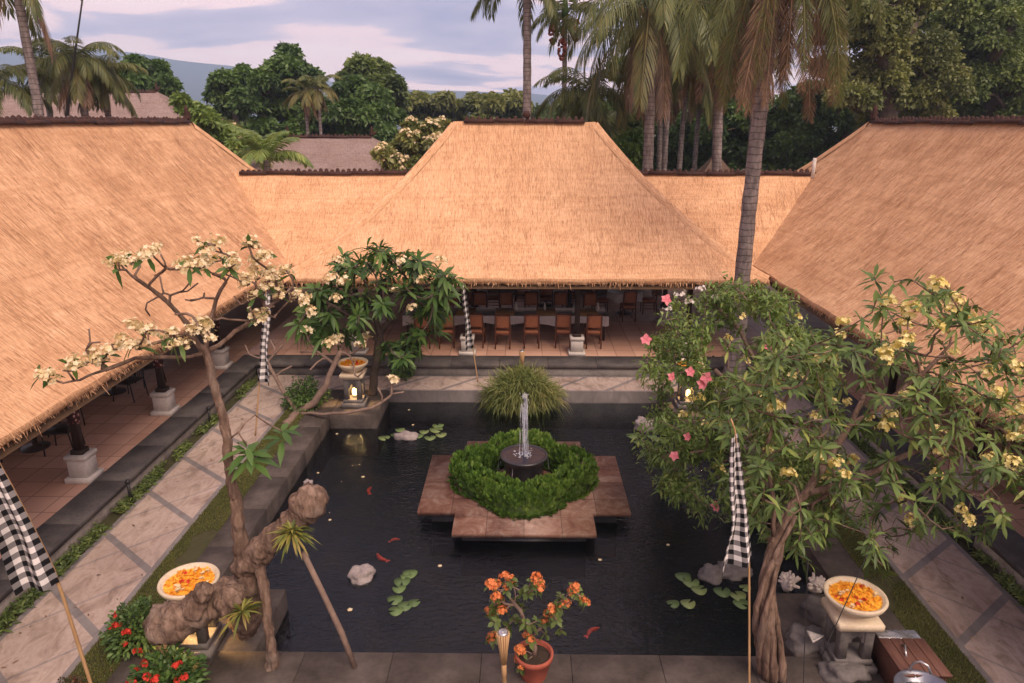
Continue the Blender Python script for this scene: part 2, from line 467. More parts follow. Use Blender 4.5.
t = NT('red_stone'); v = t.coord()
n1 = t.noise(v, 3.0, 8, .72, .9); n2 = t.noise(v, 14, 5, .6)
col = t.ramp(n1, [(.28, (.11, .045, .032)), (.42, (.22, .105, .072)), (.53, (.30, .17, .122)), (.62, (.40, .285, .225)), (.74, (.14, .09, .07))])
bk = t.n('ShaderNodeTexBrick'); bk.offset = 0.0
t.l(v, bk.inputs['Vector'])
for k_, v_ in (('Scale', 1.0), ('Mortar Size', .008), ('Brick Width', .62), ('Row Height', .62)): bk.inputs[k_].default_value = v_
bk.inputs['Color1'].default_value = (1, 1, 1, 1); bk.inputs['Color2'].default_value = (.55, .55, .55, 1); bk.inputs['Mortar'].default_value = (.35, .33, .32, 1)
n4 = t.noise(v, 1.3, 6, .7, .5)
col = t.mix(t.math('MULTIPLY_ADD', n4, 4.0, -2.1, clamp=True), col, t.ramp(n1, [(.3, (.34, .22, .17)), (.7, (.50, .37, .30))]))
col = t.mix(t.math('MULTIPLY_ADD', n4, -5.0, 2.05, clamp=True), col, (.065, .042, .035))
col = t.mix(1.0, col, bk.outputs['Color'], 'MULTIPLY')
M['red_stone'] = t.out(t.pbr(col, t.math('MULTIPLY_ADD', n2, .5, .2, clamp=True), t.bump(n2, .35, .012), .4))

t = NT('ground'); v = t.coord()
n1 = t.noise(v, .35, 6, .6); n2 = t.noise(v, 9, 5, .6)
col = t.mix(t.math('MULTIPLY_ADD', n2, 1.4, -.3, clamp=True), t.ramp(n1, [(.3, (.050, .046, .024)), (.55, (.075, .075, .034)), (.75, (.115, .09, .055))]), (.04, .042, .02))
M['ground'] = t.out(t.pbr(col, .95, t.bump(n2, .8, .04), .2))

t = NT('pond_water')
v = t.coord(scale=(1, 1, 1))
w1 = t.noise(v, 2.2, 3, .5, .4); w2 = t.noise(t.coord(scale=(1.0, 1.7, 1), rot=(0, 0, .5)), 11, 3, .55, .5)
hh = t.math('ADD', t.math('MULTIPLY', w1, .5), t.math('MULTIPLY', w2, .55))
nb = t.bump(hh, .85, .05)
gl = t.n('ShaderNodeBsdfGlossy'); gl.inputs['Roughness'].default_value = .045; gl.inputs['Color'].default_value = (.80, .86, 1, 1); t.l(nb, gl.inputs['Normal'])
tr = t.n('ShaderNodeBsdfTransparent'); tr.inputs['Color'].default_value = (.62, .67, .68, 1)
fr = t.n('ShaderNodeFresnel'); fr.inputs['IOR'].default_value = 1.37; t.l(nb, fr.inputs['Normal'])
mx = t.n('ShaderNodeMixShader'); t.l(fr.outputs[0], mx.inputs[0]); t.l(tr.outputs[0], mx.inputs[1]); t.l(gl.outputs[0], mx.inputs[2])
M['water'] = t.out(mx.outputs[0])
M['pool_bed'] = m_mottle('pool_bed', (.006, .009, .016), (.014, .016, .022), 1.0, .9, .4, c3=(.034, .022, .016))

t = NT('falling_water')
v = t.coord(scale=(30, 30, 4)); f = t.noise(v, 1, 4, .65, .6)
p = t.pbr((.82, .84, .88), .12, t.bump(f, .8, .02), .6)
tr = t.n('ShaderNodeBsdfTransparent'); tr.inputs['Color'].default_value = (.95, .96, 1, 1)
mx = t.n('ShaderNodeMixShader'); t.l(t.math('MULTIPLY_ADD', f, 1.9, -.75, clamp=True), mx.inputs[0]); t.l(tr.outputs[0], mx.inputs[1]); t.l(p, mx.inputs[2])
M['jet'] = t.out(mx.outputs[0])
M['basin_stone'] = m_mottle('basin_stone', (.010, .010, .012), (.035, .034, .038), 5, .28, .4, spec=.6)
M['basin_water'] = m_plain('basin_water', (.02, .02, .035), .22, .4)

t = NT('check_cloth')
uv = t.n('ShaderNodeAttribute'); uv.attribute_name = 'uvm'
sp = t.n('ShaderNodeSeparateXYZ'); t.l(uv.outputs['Vector'], sp.inputs[0])
def stripe(x): return t.math('LESS_THAN', t.math('FRACT', x), .5)
s1 = stripe(sp.outputs[0]); s2 = stripe(sp.outputs[1])
sm = t.math('MULTIPLY', t.math('ADD', s1, s2), .5)
col = t.ramp(sm, [(.0, (.72, .70, .70)), (.45, (.24, .23, .24)), (.95, (.012, .012, .014))])
wv = t.noise(t.coord(), 25, 3)
M['check_cloth'] = t.out(t.pbr(col, .9, t.bump(wv, .2, .004), .1))

t = NT('batik_wrap'); v = t.coord(scale=(14, 14, 9)); vo = t.n('ShaderNodeTexVoronoi'); t.l(v, vo.inputs['Vector']); vo.inputs['Scale'].default_value = 1.4
M['batik'] = t.out(t.pbr(t.ramp(vo.outputs['Distance'], [(.2, (.55, .40, .36)), (.35, (.12, .02, .018)), (.6, (.03, .012, .012))]), .85))
t = NT('petal_water'); v = t.coord(scale=(1, 1, 1)); vo = t.n('ShaderNodeTexVoronoi'); t.l(v, vo.inputs['Vector']); vo.inputs['Scale'].default_value = 28
col = t.ramp(vo.outputs['Color'], [(.2, (.80, .36, .03)), (.5, (.92, .50, .06)), (.85, (.85, .27, .02))])
M['petal_mat'] = t.out(t.pbr(col, .6, t.bump(vo.outputs['Distance'], .6, .01), .3))

# foliage
M['lf_plum'] = m_leaf('plumeria_leaf', [(0.031, 0.070, 0.023), (0.056, 0.119, 0.031), (0.091, 0.175, 0.041), (0.147, 0.230, 0.056)])
M['lf_plum_right'] = m_leaf('plumeria_leaf_olive', [(0.051, 0.094, 0.033), (0.094, 0.154, 0.045), (0.154, 0.239, 0.066), (0.332, 0.374, 0.105)])
M['lf_light'] = m_leaf('shrub_leaf_light', [(0.081, 0.133, 0.037), (0.133, 0.214, 0.053), (0.214, 0.303, 0.081), (0.374, 0.410, 0.125)])
M['lf_hedge'] = m_leaf('hedge_leaf', [(0.035, 0.082, 0.015), (0.063, 0.137, 0.021), (0.105, 0.197, 0.032), (0.168, 0.263, 0.051)], .25)
M['lf_dark'] = m_leaf('tree_leaf_dark', [(0.036, 0.070, 0.025), (0.064, 0.121, 0.036), (0.106, 0.189, 0.051), (0.177, 0.265, 0.070)], patch=.5, pscale=.5)
M['lf_mid'] = m_leaf('tree_leaf_mid', [(0.055, 0.091, 0.033), (0.102, 0.152, 0.046), (0.157, 0.216, 0.061), (0.241, 0.291, 0.087)], patch=.5, pscale=.5)
M['lf_olive'] = m_leaf('tree_leaf_olive', [(0.074, 0.101, 0.038), (0.132, 0.162, 0.057), (0.206, 0.231, 0.074), (0.315, 0.315, 0.111)], patch=.5, pscale=.4)
M['lf_palm'] = m_leaf('palm_leaflet', [(0.045, 0.067, 0.026), (0.080, 0.109, 0.035), (0.136, 0.157, 0.048), (0.232, 0.216, 0.067)], patch=.3)
M['lf_palm_dead'] = m_leaf('palm_leaflet_dead', [(.075, .055, .046), (0.095, 0.057, 0.035), (0.189, 0.115, 0.068), (0.270, 0.169, 0.101), (0.338, 0.230, 0.135)], .15)
M['lf_palm_yellow'] = m_leaf('palm_leaflet_yellowing', [(.055, .07, .024), (.10, .11, .034), (.17, .155, .05), (.26, .21, .075)], .2)
M['lf_grass'] = m_leaf('grass_blade', [(0.085, 0.101, 0.034), (0.144, 0.168, 0.053), (0.205, 0.216, 0.072), (0.312, 0.288, 0.120)], .3)
M['lf_reed'] = m_leaf('reed_blade', [(0.082, 0.121, 0.036), (0.145, 0.194, 0.056), (0.244, 0.276, 0.089), (0.406, 0.341, 0.145)], .3)
M['lf_brom'] = m_leaf('bromeliad_leaf', [(0.072, 0.108, 0.030), (0.144, 0.180, 0.042), (0.264, 0.264, 0.060), (0.312, 0.168, 0.060)], .25)
M['lf_redtip'] = m_leaf('croton_leaf', [(0.039, 0.046, 0.018), (0.091, 0.065, 0.033), (0.208, 0.078, 0.039)], .2)
M['lily'] = m_leaf('lily_leaf', [(.07, .12, .05), (.12, .19, .07), (.20, .25, .10)], .1)
def petal(name, c1, c2): return m_leaf(name, [c1, tuple((a+b)/2 for a, b in zip(c1, c2)), c2], .25, .5, .2)
M['fl_cream'] = petal('petal_cream', (.70, .54, .28), (.90, .82, .64))
M['fl_yellow'] = petal('petal_yellow', (.74, .60, .16), (.92, .86, .50))
M['fl_pink'] = petal('petal_pink', (.58, .10, .17), (.82, .34, .38))
M['fl_orange'] = petal('petal_orange', (.66, .17, .05), (.82, .34, .14))
M['fl_red'] = petal('petal_red', (.55, .03, .025), (.72, .08, .05))
M['fl_white'] = petal('petal_white', (.65, .6, .58), (.8, .76, .74))
M['fruit_red'] = m_leaf('palm_fruit', [(.16, .03, .02), (.26, .06, .035), (.34, .10, .05)], .05)
M['koi'] = m_plain('koi_skin', (.85, .08, .04), .3, .5, nz=.4)
M['lamp_glow'] = m_emit('lamp_glow', (1.0, .62, .22), 4.0)

t = NT('palm_bark'); v = t.coord(scale=(1, 1, 1)); sp = t.n('ShaderNodeSeparateXYZ'); t.l(v, sp.inputs[0])
wz = t.math('ADD', sp.outputs[2], t.math('MULTIPLY', t.noise(v, 3.5, 4), .14))
ring = t.math('FRACT', t.math('MULTIPLY', wz, 6.5)); ln_ = t.math('LESS_THAN', ring, .16)
n1 = t.noise(t.coord(scale=(1, 1, .35)), 9, 6, .65)
col = t.mix(t.math('MULTIPLY', ln_, .7), t.ramp(n1, [(.28, (.085, .072, .072)), (.5, (.20, .172, .168)), (.72, (.32, .28, .27))]), (.06, .048, .045))
M['palm_bark'] = t.out(t.pbr(col, .9, t.bump(t.math('ADD', n1, t.math('MULTIPLY', ring, .6)), .8, .03), .2))
M['riser_pale'] = m_mottle('riser_pale', (.10, .088, .075), (.30, .265, .235), 2.5, .85, .5, 18, .012, c3=(.42, .38, .345))

def bark(name, c1, c2, c3, sc=13.0, zs=.38):
    t = NT(name); v = t.coord(scale=(1, 1, zs)); w = t.noise(v, 4.0, 5, .6)
    ad = t.n('ShaderNodeVectorMath', operation='ADD'); t.l(v, ad.inputs[0])
    cw = t.n('ShaderNodeCombineXYZ'); 
    for i in range(3): t.l(t.math('MULTIPLY', w, .22), cw.inputs[i])
    t.l(cw.outputs[0], ad.inputs[1])
    vo = t.n('ShaderNodeTexVoronoi'); vo.feature = 'DISTANCE_TO_EDGE'; vo.inputs['Scale'].default_value = sc; t.l(ad.outputs[0], vo.inputs['Vector'])
    ed = t.math('MULTIPLY', vo.outputs['Distance'], 5.0, clamp=True)
    n1 = t.noise(v, 7, 7, .65); n2 = t.noise(v, 38, 4, .6); n3 = t.noise(t.coord(), 2.6, 5, .6)
    col = t.ramp(n1, [(.28, c1), (.5, c2), (.72, c3)])
    col = t.mix(t.math('MULTIPLY_ADD', n3, 3.0, -1.55, clamp=True), col, (.22, .185, .16))
    col = t.mix(t.math('MULTIPLY', t.math('SUBTRACT', 1.0, ed), .30), col, tuple(x * .5 for x in c1))
    h = t.math('ADD', t.math('MULTIPLY', ed, .22), t.math('ADD', t.math('MULTIPLY', n1, .5), t.math('MULTIPLY', n2, .25)))
    return t.out(t.pbr(col, .92, t.bump(h, 1.0, .04), .2))
M['bark_gnarled'] = bark('bark_gnarled_cracked', (.055, .034, .025), (.18, .120, .090), (.31, .225, .178), 9.0, .3)

# ================================================================== setting
CX = 0.07
PXL, PXR, PD0, PD1 = -4.32, 4.46, 7.25, 16.27          # pond
COPL, COPR = -4.85, 5.0
PAL, PAR = (-6.68, -5.37), (5.5, 6.84)                  # side paths
KL, KR = (-7.47, -6.89), (7.03, 7.6)                    # deck kerbs
FZ = 0.30                                              # pavilion floor height
WZ = -0.32

m = MB(); B = 3500
xs = [-B, PXL, PXR, B]; ys = [-400, PD0, PD1, B]
for i in range(3):
    for j in range(3):
        if i == 1 and j == 1: continue
        m.sheet(xs[i], xs[i+1], ys[j], ys[j+1], -0.03)
kind(m.build('ground', M['ground']), 'structure')

m = MB(); m.sheet(PXL, PXR, PD0, PD1, -1.0); kind(m.build('pond_bed', M['pool_bed']), 'structure')
m = MB(); m.sheet(PXL, PXR, PD0, PD1, WZ); kind(m.build('pond_water', M['water']), 'structure')

m = MB()
def stones(x0, x1, y0, y1, along, step, z0, z1):
    a0, a1 = (y0, y1) if along == 'y' else (x0, x1)
    n = max(1, round((a1 - a0) / step)); ds = (a1 - a0) / n
    for i in range(n):
        dz = random.uniform(-.003, .002); g = .0025
        if along == 'y': m.bbox(x0, x1, a0 + i*ds + g, a0 + (i+1)*ds - g, z0, z1 + dz, .007)
        else: m.bbox(a0 + i*ds + g, a0 + (i+1)*ds - g, y0, y1, z0, z1 + dz, .007)
stones(COPL, PXL, PD0, PD1, 'y', 1.1, -1.1, .02)
stones(PXR, COPR, PD0, PD1, 'y', 1.1, -1.1, .02)
stones(COPL, COPR, 6.35, PD0, 'x', 1.15, -1.1, .02)
stones(COPL, COPR, 5.45, 6.343, 'x', 1.15, -.1, .012)
kind(m.build('pond_coping', M['coping']), 'structure')
LEDGE = [(PXL, -3.25, 14.7, PD1), (3.4, PXR, 14.7, PD1), (PXL, -3.3, PD0, 8.5), (3.4, PXR, PD0, 8.5)]
m = MB()
for x0, x1, y0, y1 in LEDGE: m.bbox(x0 + .004, x1, y0 + .004, y1 - .004, -1.1, .008, .015)
kind(m.build('corner_ledge', M['coping']), 'structure')

def path(name, x0, x1, y0, y1, along, z1=0.0):
    m = MB()
    if along == 'y': uv = [(y0, 0), (y0, 1), (y1, 1), (y1, 0)]
    else: uv = [(x0, 0), (x1, 0), (x1, 1), (x0, 1)]
    if x1 < 0 and along == 'y': uv = [(u, 1 - w) for u, w in uv]
    V = [(x0,y0,z1),(x1,y0,z1),(x1,y1,z1),(x0,y1,z1)]
    m.add(V, [(0, 1, 2, 3)], None, uv)
    Vb = [(x0,y0,-.3),(x1,y0,-.3),(x1,y1,-.3),(x0,y1,-.3)]
    m.add(V + Vb, [(0,4,5,1),(1,5,6,2),(2,6,7,3),(3,7,4,0)], None, uv + uv)
    kind(m.build(name, M['path']), 'structure')
path('path', PAL[0], PAL[1], -1.0, 17.35, 'y')
path('path', PAR[0], PAR[1], -1.0, 17.35, 'y')
path('path', PAL[1] + .002, PAR[0] - .002, PD1 + .002, 17.35, 'x', -.003)
m = MB(); m.box(PXL - .3, PXR + .3, PD1 + .001, PD1 + .25, -1.1, -.31); kind(m.build('pond_wall', M['stone_dark']), 'structure')

# lawns: real blades in two narrow strips
def blades(mb, x0, x1, y0, y1, n, h, w, z=0.0, lean=.6):
    O = np.stack([rng.uniform(x0, x1, n), rng.uniform(y0, y1, n), np.full(n, z)], 1)
    a = rng.uniform(0, 2*np.pi, n); l = rng.random(n) * lean
    D = np.stack([np.cos(a)*l, np.sin(a)*l, np.ones(n)], 1)
    Nn = np.stack([-np.sin(a), np.cos(a), np.zeros(n)], 1)
    hh = h * rng.uniform(.5, 1.3, n)
    keep = np.array([mnoise.noise((p[0]*1.3, p[1]*1.3, 0)) for p in O]) > -.38
    mb.leaves(O[keep], D[keep], Nn[keep], hh[keep], w, .25, simple=True)
m = MB(); m.sheet(PAL[1] + .003, COPL - .003, 5.0, PD1, -.012); kind(m.build('lawn', M['ground']), 'structure')
m = MB(); m.sheet(COPR + .003, PAR[0] - .003, 5.0, PD1, -.012); kind(m.build('lawn', M['ground']), 'structure')
m = MB()
blades(m, PAL[1] + .01, COPL - .01, 5.6, PD1, 30000, .06, .009)
kind(m.build('grass', M['lf_grass']), 'stuff')
m = MB()
blades(m, COPR + .01, PAR[0] - .01, 5.6, PD1, 30000, .06, .009)
kind(m.build('grass', M['lf_grass']), 'stuff')

# far ridge of hills
m = MB()
nx, ny = 90, 10
V = []
def hill_h(px):
    pts = [(-300, 40), (0, 50), (110, 50), (150, 55), (200, 63), (245, 68), (300, 78), (360, 86), (420, 90), (500, 92), (560, 96), (640, 100), (760, 104), (1000, 100), (1400, 96)]
    for (a, b), (c, d) in zip(pts, pts[1:]):
        if a <= px <= c: return b + (d - b) * (px - a) / (c - a)
    return 110
for i in range(nx + 1):
    px = -300 + 1700 * i / nx
    top = P(px, hill_h(px) + 2.0 * mnoise.noise((px * .02, 0, 0)), 1700)
    for j in range(ny + 1):
        tt = j / ny
        y = 900 + 800 * tt
        prof = tt ** 1.25
        z = -3 + (top.z + 3) * prof + 14 * tt * (1 - tt) * mnoise.noise((px * .03, tt * 5, 2))
        V.append((top.x * (y / 1700), y, z))
F = [(i*(ny+1)+j, (i+1)*(ny+1)+j, (i+1)*(ny+1)+j+1, i*(ny+1)+j+1) for i in range(nx) for j in range(ny)]
m.add(V, F)
M['hill'] = m_mottle('hill', (.018, .034, .03), (.035, .055, .045), .02, .95, .3)
kind(m.build('hills', M['hill'], smooth=True), 'structure')

# ================================================================== thatched roofs
EZ, RZ = 2.56, 6.3
CC = .20
def prof(t, z0=EZ, z1=RZ, c=None):
    c = CC if c is None else c
    return z0 + (z1 - z0) * ((1 - c) * t + c * t * t)
def roof_face(mb, eA, eB, rA, rB, z0=EZ, z1=RZ, ns=60, ntt=22, straw=90, dz=0.0, lump=.035, uoff=0.0):
    eA, eB, rA, rB = (np.array(p, float) for p in (eA, eB, rA, rB))
    el = np.linalg.norm(eB - eA); ed = (eB - eA) / el
    def pt(s, t):
        e_ = eA + (eB - eA) * s; r_ = rA + (rB - rA) * s
        q = e_ + (r_ - e_) * t
        return q
    V = []; UV = []
    for i in range(ns + 1):
        for j in range(ntt + 1):
            s, t = i / ns, j / ntt
            q = pt(s, t)
            z = prof(t, z0, z1) + dz
            if lump: z += lump * mnoise.noise((q[0]*.9, q[1]*.9, 1.0)) + lump * .5 * mnoise.noise((q[0]*3, q[1]*3, 4.0)) * (1.0 if t < .9 else .3)
            V.append((q[0], q[1], z))
            UV.append((np.dot(q - eA, ed) + uoff, t * 5.6))
    F = [(i*(ntt+1)+j, (i+1)*(ntt+1)+j, (i+1)*(ntt+1)+j+1, i*(ntt+1)+j+1) for i in range(ns) for j in range(ntt)]
    mb.add(V, F, .5, UV)
    if straw:
        width = .5 * (el + np.linalg.norm(rB - rA)); slope = np.linalg.norm(pt(.5, 1) - pt(.5, 0)) * 1.3
        n = int(width * slope * straw)
        ss = rng.random(n); tt = np.sqrt(rng.random(n)) if False else .055 + rng.random(n) * .935
        VV = []; UU = []
        down = np.array(pt(.5, 0) - pt(.5, 1)); down2 = down - ed * np.dot(down, ed); run = np.linalg.norm(down2); down2 /= run
        for s, t in zip(ss, tt):
            q = pt(s, t)
            g = (prof(min(1, t + .02), z0, z1) - prof(t, z0, z1)) / .02 / run
            ln = random.uniform(.12, .34); jit = random.uniform(-.16, .16)
            d = down2 + ed * jit
            w = random.uniform(.0035, .0075)
            z = prof(t, z0, z1) + dz + lump * mnoise.noise((q[0]*.9, q[1]*.9, 1.0)) + random.uniform(-.006, .006)
            zz = z - g * ln
            lift = random.uniform(-.004, .014)
            a = q - ed * w; b = q + ed * w; c = q + d * ln + ed * w * .6; e_ = q + d * ln - ed * w * .6
            VV += [(a[0], a[1], z + .004), (b[0], b[1], z + .004), (c[0], c[1], zz + lift), (e_[0], e_[1], zz + lift)]
            u0 = np.dot(q - eA, ed) + uoff + random.uniform(-3, 3)
            UU += [(u0, t*5.6)] * 2 + [(u0 + .01, t*5.6 - ln)] * 2
        mb.add(VV, np.arange(4 * n).reshape(n, 4), rng.random(n), UU)
def eave_edge(mb, eA, eB, thick=.15, z0=EZ, density=95, dz=0.0):
    eA = np.array(eA, float); eB = np.array(eB, float); el = np.linalg.norm(eB - eA); ed = (eB - eA) / el
    out_ = np.array([ed[1], -ed[0]])
    n = int(el * 6)
    V = []; UV = []
    for i in range(n + 1):
        q = eA + (eB - eA) * i / n
        zt = z0 + dz + .035 * mnoise.noise((q[0]*.9, q[1]*.9, 1.0)) + .0175 * mnoise.noise((q[0]*3, q[1]*3, 4.0))
        w = thick * (1 + .25 * mnoise.noise((q[0]*2, q[1]*2, 9)))
        V += [(q[0], q[1], zt), (q[0] + out_[0]*.03, q[1] + out_[1]*.03, zt - w*.5), (q[0] - out_[0]*.05, q[1] - out_[1]*.05, zt - w)]
        UV += [(el*i/n, 0), (el*i/n, -.2), (el*i/n, -.4)]
    F = []
    for i in range(n): F += [(3*i+1, 3*i+4, 3*i+3, 3*i), (3*i+2, 3*i+5, 3*i+4, 3*i+1)]
    mb.add(V, F, .3, UV)
    k = int(el * density)
    VV = []; UU = []
    for _ in range(k):
        s = random.random(); q = eA + ed * el * s + out_ * random.uniform(-.12, .02)
        z = z0 + dz - random.uniform(.0, .12); ln = random.uniform(.04, .12) * (1.7 if random.random() < .05 else 1); w = random.uniform(.004, .010)
        d = np.array([out_[0]*random.uniform(.0, .7), out_[1]*random.uniform(.0, .7), -1.0]); d[:2] += ed * random.uniform(-.35, .35); d /= np.linalg.norm(d)
        a = np.array([*q, z]); e3 = np.array([*ed, 0])
        VV += [a - e3*w, a + e3*w, a + d*ln + e3*w*.4, a + d*ln - e3*w*.4]
        u = random.uniform(0, 20); UU += [(u, 0)] * 2 + [(u, -ln)] * 2
    mb.add(VV, np.arange(4*k).reshape(k, 4), rng.random(k), UU)
def ridge_cap(parent, A, B, z, finA=True, finB=True):
    A = Vector((A[0], A[1], z)); B = Vector((B[0], B[1], z)); d = (B - A); ln = d.length; d.normalize(); s = Vector((-d.y, d.x, 0))
    mb = MB()
    def bar(p, q, hw, z0, z1):
        V = [p - s*hw + Vector((0,0,z0)), p + s*hw + Vector((0,0,z0)), p + s*hw*.6 + Vector((0,0,z1)), p - s*hw*.6 + Vector((0,0,z1))]
        V += [v + (q - p) for v in V]
        mb.add([tuple(v) for v in V], [(0,1,2,3),(7,6,5,4),(0,4,5,1),(1,5,6,2),(2,6,7,3),(3,7,4,0)])
    nseg = max(3, int(ln / .8))
    for i in range(nseg):
        p = A + d * ln * i / nseg; q = A + d * ln * (i + 1) / nseg
        wob = .015 * math.sin(i * 1.7)
        bar(p, q - d * .01, .13, -.08 + wob, .015 + wob)
    n = int(ln / .17)
    for i in range(n):
        p = A + d * (ln * (i + .5) / n); h = random.uniform(.06, .12)
        V = [p - d*.06 - s*.03, p + d*.06 - s*.03, p + d*.06 + s*.03, p - d*.06 + s*.03]
        V = [v + Vector((0,0,.0)) for v in V]
        V += [p - d*.045 - s*.02 + Vector((0,0,h*.7)), p + d*.045 - s*.02 + Vector((0,0,h*.7)), p + d*.045 + s*.02 + Vector((0,0,h*.7)), p - d*.045 + s*.02 + Vector((0,0,h*.7))]
        V += [p + Vector((0,0,h))]
        mb.polys([tuple(v) for v in V], [(0,1,5,4),(1,2,6,5),(2,3,7,6),(3,0,4,7),(4,5,8),(5,6,8),(6,7,8),(7,4,8)])
    o = mb.build('ridge_cap', M['ridge_tile'], parent)
    for f, p, sg in ((finA, A, -1), (finB, B, 1)):
        if not f: continue
        fb = MB()
        fb.lathe([(.09, 0), (.12, .05), (.06, .10), (.10, .16), (.05, .24), (.07, .28), (.02, .38), (0, .42)], (p.x, p.y, z + .04), 10)
        fb.tube([p + Vector((0,0,.05)), p + d*sg*.14 + Vector((0,0,.12)), p + d*sg*.22 + Vector((0,0,.26))], [.07, .05, .015], 8)
        fb.build('finial', M['ridge_tile'], parent)
    return o
def hip_roof(parent, x0, x1, y0, y1, ra, rb, straw, ns=(60, 40)):
    c = [(x0, y0), (x1, y0), (x1, y1), (x0, y1)]
    mb = MB(); sf = MB()
    if abs(ra[0] - rb[0]) > abs(ra[1] - rb[1]):      # ridge along x; ra = left end
        faces = [(c[0], c[1], ra, rb, ns[0]), (c[1], c[2], rb, rb, ns[1]), (c[2], c[3], rb, ra, ns[0]), (c[3], c[0], ra, ra, ns[1])]
    else:                                            # ridge along y; ra = near end
        faces = [(c[0], c[1], ra, ra, ns[1]), (c[1], c[2], ra, rb, ns[0]), (c[2], c[3], rb, rb, ns[1]), (c[3], c[0], rb, ra, ns[0])]
    for k, (a, b, r0, r1, n_) in enumerate(faces):
        roof_face(mb, a, b, r0, r1, ns=n_, straw=straw[k], uoff=k * 31.0)
        eave_edge(mb, a, b, density=110 if straw[k] > 20 else 15)
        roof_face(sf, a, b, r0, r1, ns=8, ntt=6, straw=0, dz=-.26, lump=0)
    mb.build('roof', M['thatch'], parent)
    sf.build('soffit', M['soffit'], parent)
    far = lambda c_: min((ra, rb), key=lambda r_: (r_[0]-c_[0])**2 + (r_[1]-c_[1])**2)
    for c_ in c:
        r_ = far(c_); hb = MB(); n_ = 40; ln_ = math.dist(c_, r_) * 1.2; V = []; UV = []; w_ = .16
        d_ = Vector((r_[0]-c_[0], r_[1]-c_[1], 0)).normalized(); s_ = Vector((-d_.y, d_.x, 0))
        for i in range(n_ + 1):
            t_ = i / n_ * .985; q = Vector((c_[0] + (r_[0]-c_[0])*t_, c_[1] + (r_[1]-c_[1])*t_, prof(t_) + .02*mnoise.noise((t_*9, c_[0], 1))))
            for k_ in range(7):
                a_ = math.pi * k_ / 6; V.append(tuple(q + s_*w_*math.cos(a_) + Vector((0, 0, .085*math.sin(a_) - .10*abs(math.cos(a_)) )))); UV.append((k_*.06 + c_[0], t_*ln_))
        hb.add(V, [(i*7+k_, i*7+k_+1, (i+1)*7+k_+1, (i+1)*7+k_) for i in range(n_) for k_ in range(6)], .5, UV)
        hb.build('hip_roll', M['thatch'], parent, True)

def column(parent, x, y, wrap=True, seed=0):
    base = MB(); mbx = MB()
    mbx.bbox(x-.065, x+.065, y-.065, y+.065, FZ + .5, 2.74, .015)
    mbx.bbox(x-.11, x+.11, y-.11, y+.11, FZ + .50, FZ + .58, .015)
    mbx.bbox(x-.13, x+.13, y-.13, y+.13, 2.35, 2.5, .015)
    post = mbx.build('column', M['wood_dark'], parent)
    base.bbox(x-.225, x+.225, y-.225, y+.225, FZ + .001, FZ + .09, .012)
    base.bbox(x-.165, x+.165, y-.165, y+.165, FZ + .09, FZ + .42, .01)
    base.bbox(x-.19, x+.19, y-.19, y+.19, FZ + .42, FZ + .50, .012)
    base.build('plinth', M['stone_white'], post)
    if wrap:
        w = MB(); w.tube([(x, y, 1.35), (x, y, 1.5), (x, y, 1.7), (x, y, 1.85)], [.10, .105, .11, .10], 10)
        w.tube([(x, y, 1.72), (x, y, 1.77)], [.125, .125], 10)
        w.build('cloth_wrap', M['batik'], post)
    return post

def kerb(parent, x0, x1, y0, y1, step, along):
    t_ = MB(); r_ = MB()
    a0, a1 = (y0, y1) if along == 'y' else (x0, x1)
    n = max(1, round((a1 - a0) / step)); ds = (a1 - a0) / n
    for i in range(n):
        p, q = a0 + i*ds + .003, a0 + (i+1)*ds - .003
        if along == 'y': t_.bbox(x0, x1, p, q, FZ - .09, FZ + .004 + random.uniform(-.002, .001), .007)
        else: t_.bbox(p, q, y0, y1, FZ - .09, FZ + .004 + random.uniform(-.002, .001), .007)
    t_.build('kerb_top', M['stone_dark'], parent)
    if along == 'y': r_.box(x0 + .04, x1 - .04, y0, y1, -.2, FZ - .09)
    else: r_.box(x0, x1, y0 + .04, y1 - .04, -.2, FZ - .09)
    r_.build('riser', M['riser_pale'] if along == 'y' else M['stone_grey'], parent)

# -- central pavilion
cp = thing('thatched_pavilion', 'wide central pavilion with hipped straw thatch roof behind the pond, dining tables inside', 'pavilion', (CX, 18.1, 0))
CC = .42
hip_roof(cp, CX - 6.1, CX + 6.1, 17.4, 25.6, (CX - 2.05, 21.5), (CX + 2.05, 21.5), (150, 12, 6, 12))
CC = .20
ridge_cap(cp, (CX - 1.75, 21.5), (CX + 1.75, 21.5), RZ + .06, False, False)
m = MB(); m.box(-7.47, 7.6, 18.1, 26.5, -.2, FZ); m.build('floor', M['floor_tiles'], cp)
kerb(cp, -6.89, 7.03, 17.35, 18.1, 1.3, 'x')
for x in (-4.4, -1.45, 1.5, 4.45):
    column(cp, x, 18.32, wrap=False)
for y in (21.5, 24.8):
    for x in (-4.4, -1.45, 1.5, 4.45): column(cp, x, y, wrap=False)
for y in (18.32, 24.8):
    m = MB(); m.box(-5.3, 5.4, y - .06, y + .06, 2.19, 2.34); m.build('beam', M['wood_dark'], cp)
m = MB(); m.box(-5.0, 5.1, 25.2, 25.3, FZ, 1.05); m.build('parapet', M['plaster_dark'], cp)
m = MB(); m.lathe([(0, 0), (.09, .02), (.12, .12), (.07, .2), (0, .21)], (CX + .06, 21.5, RZ + .10), 10); m.build('finial', M['ridge_tile'], cp)

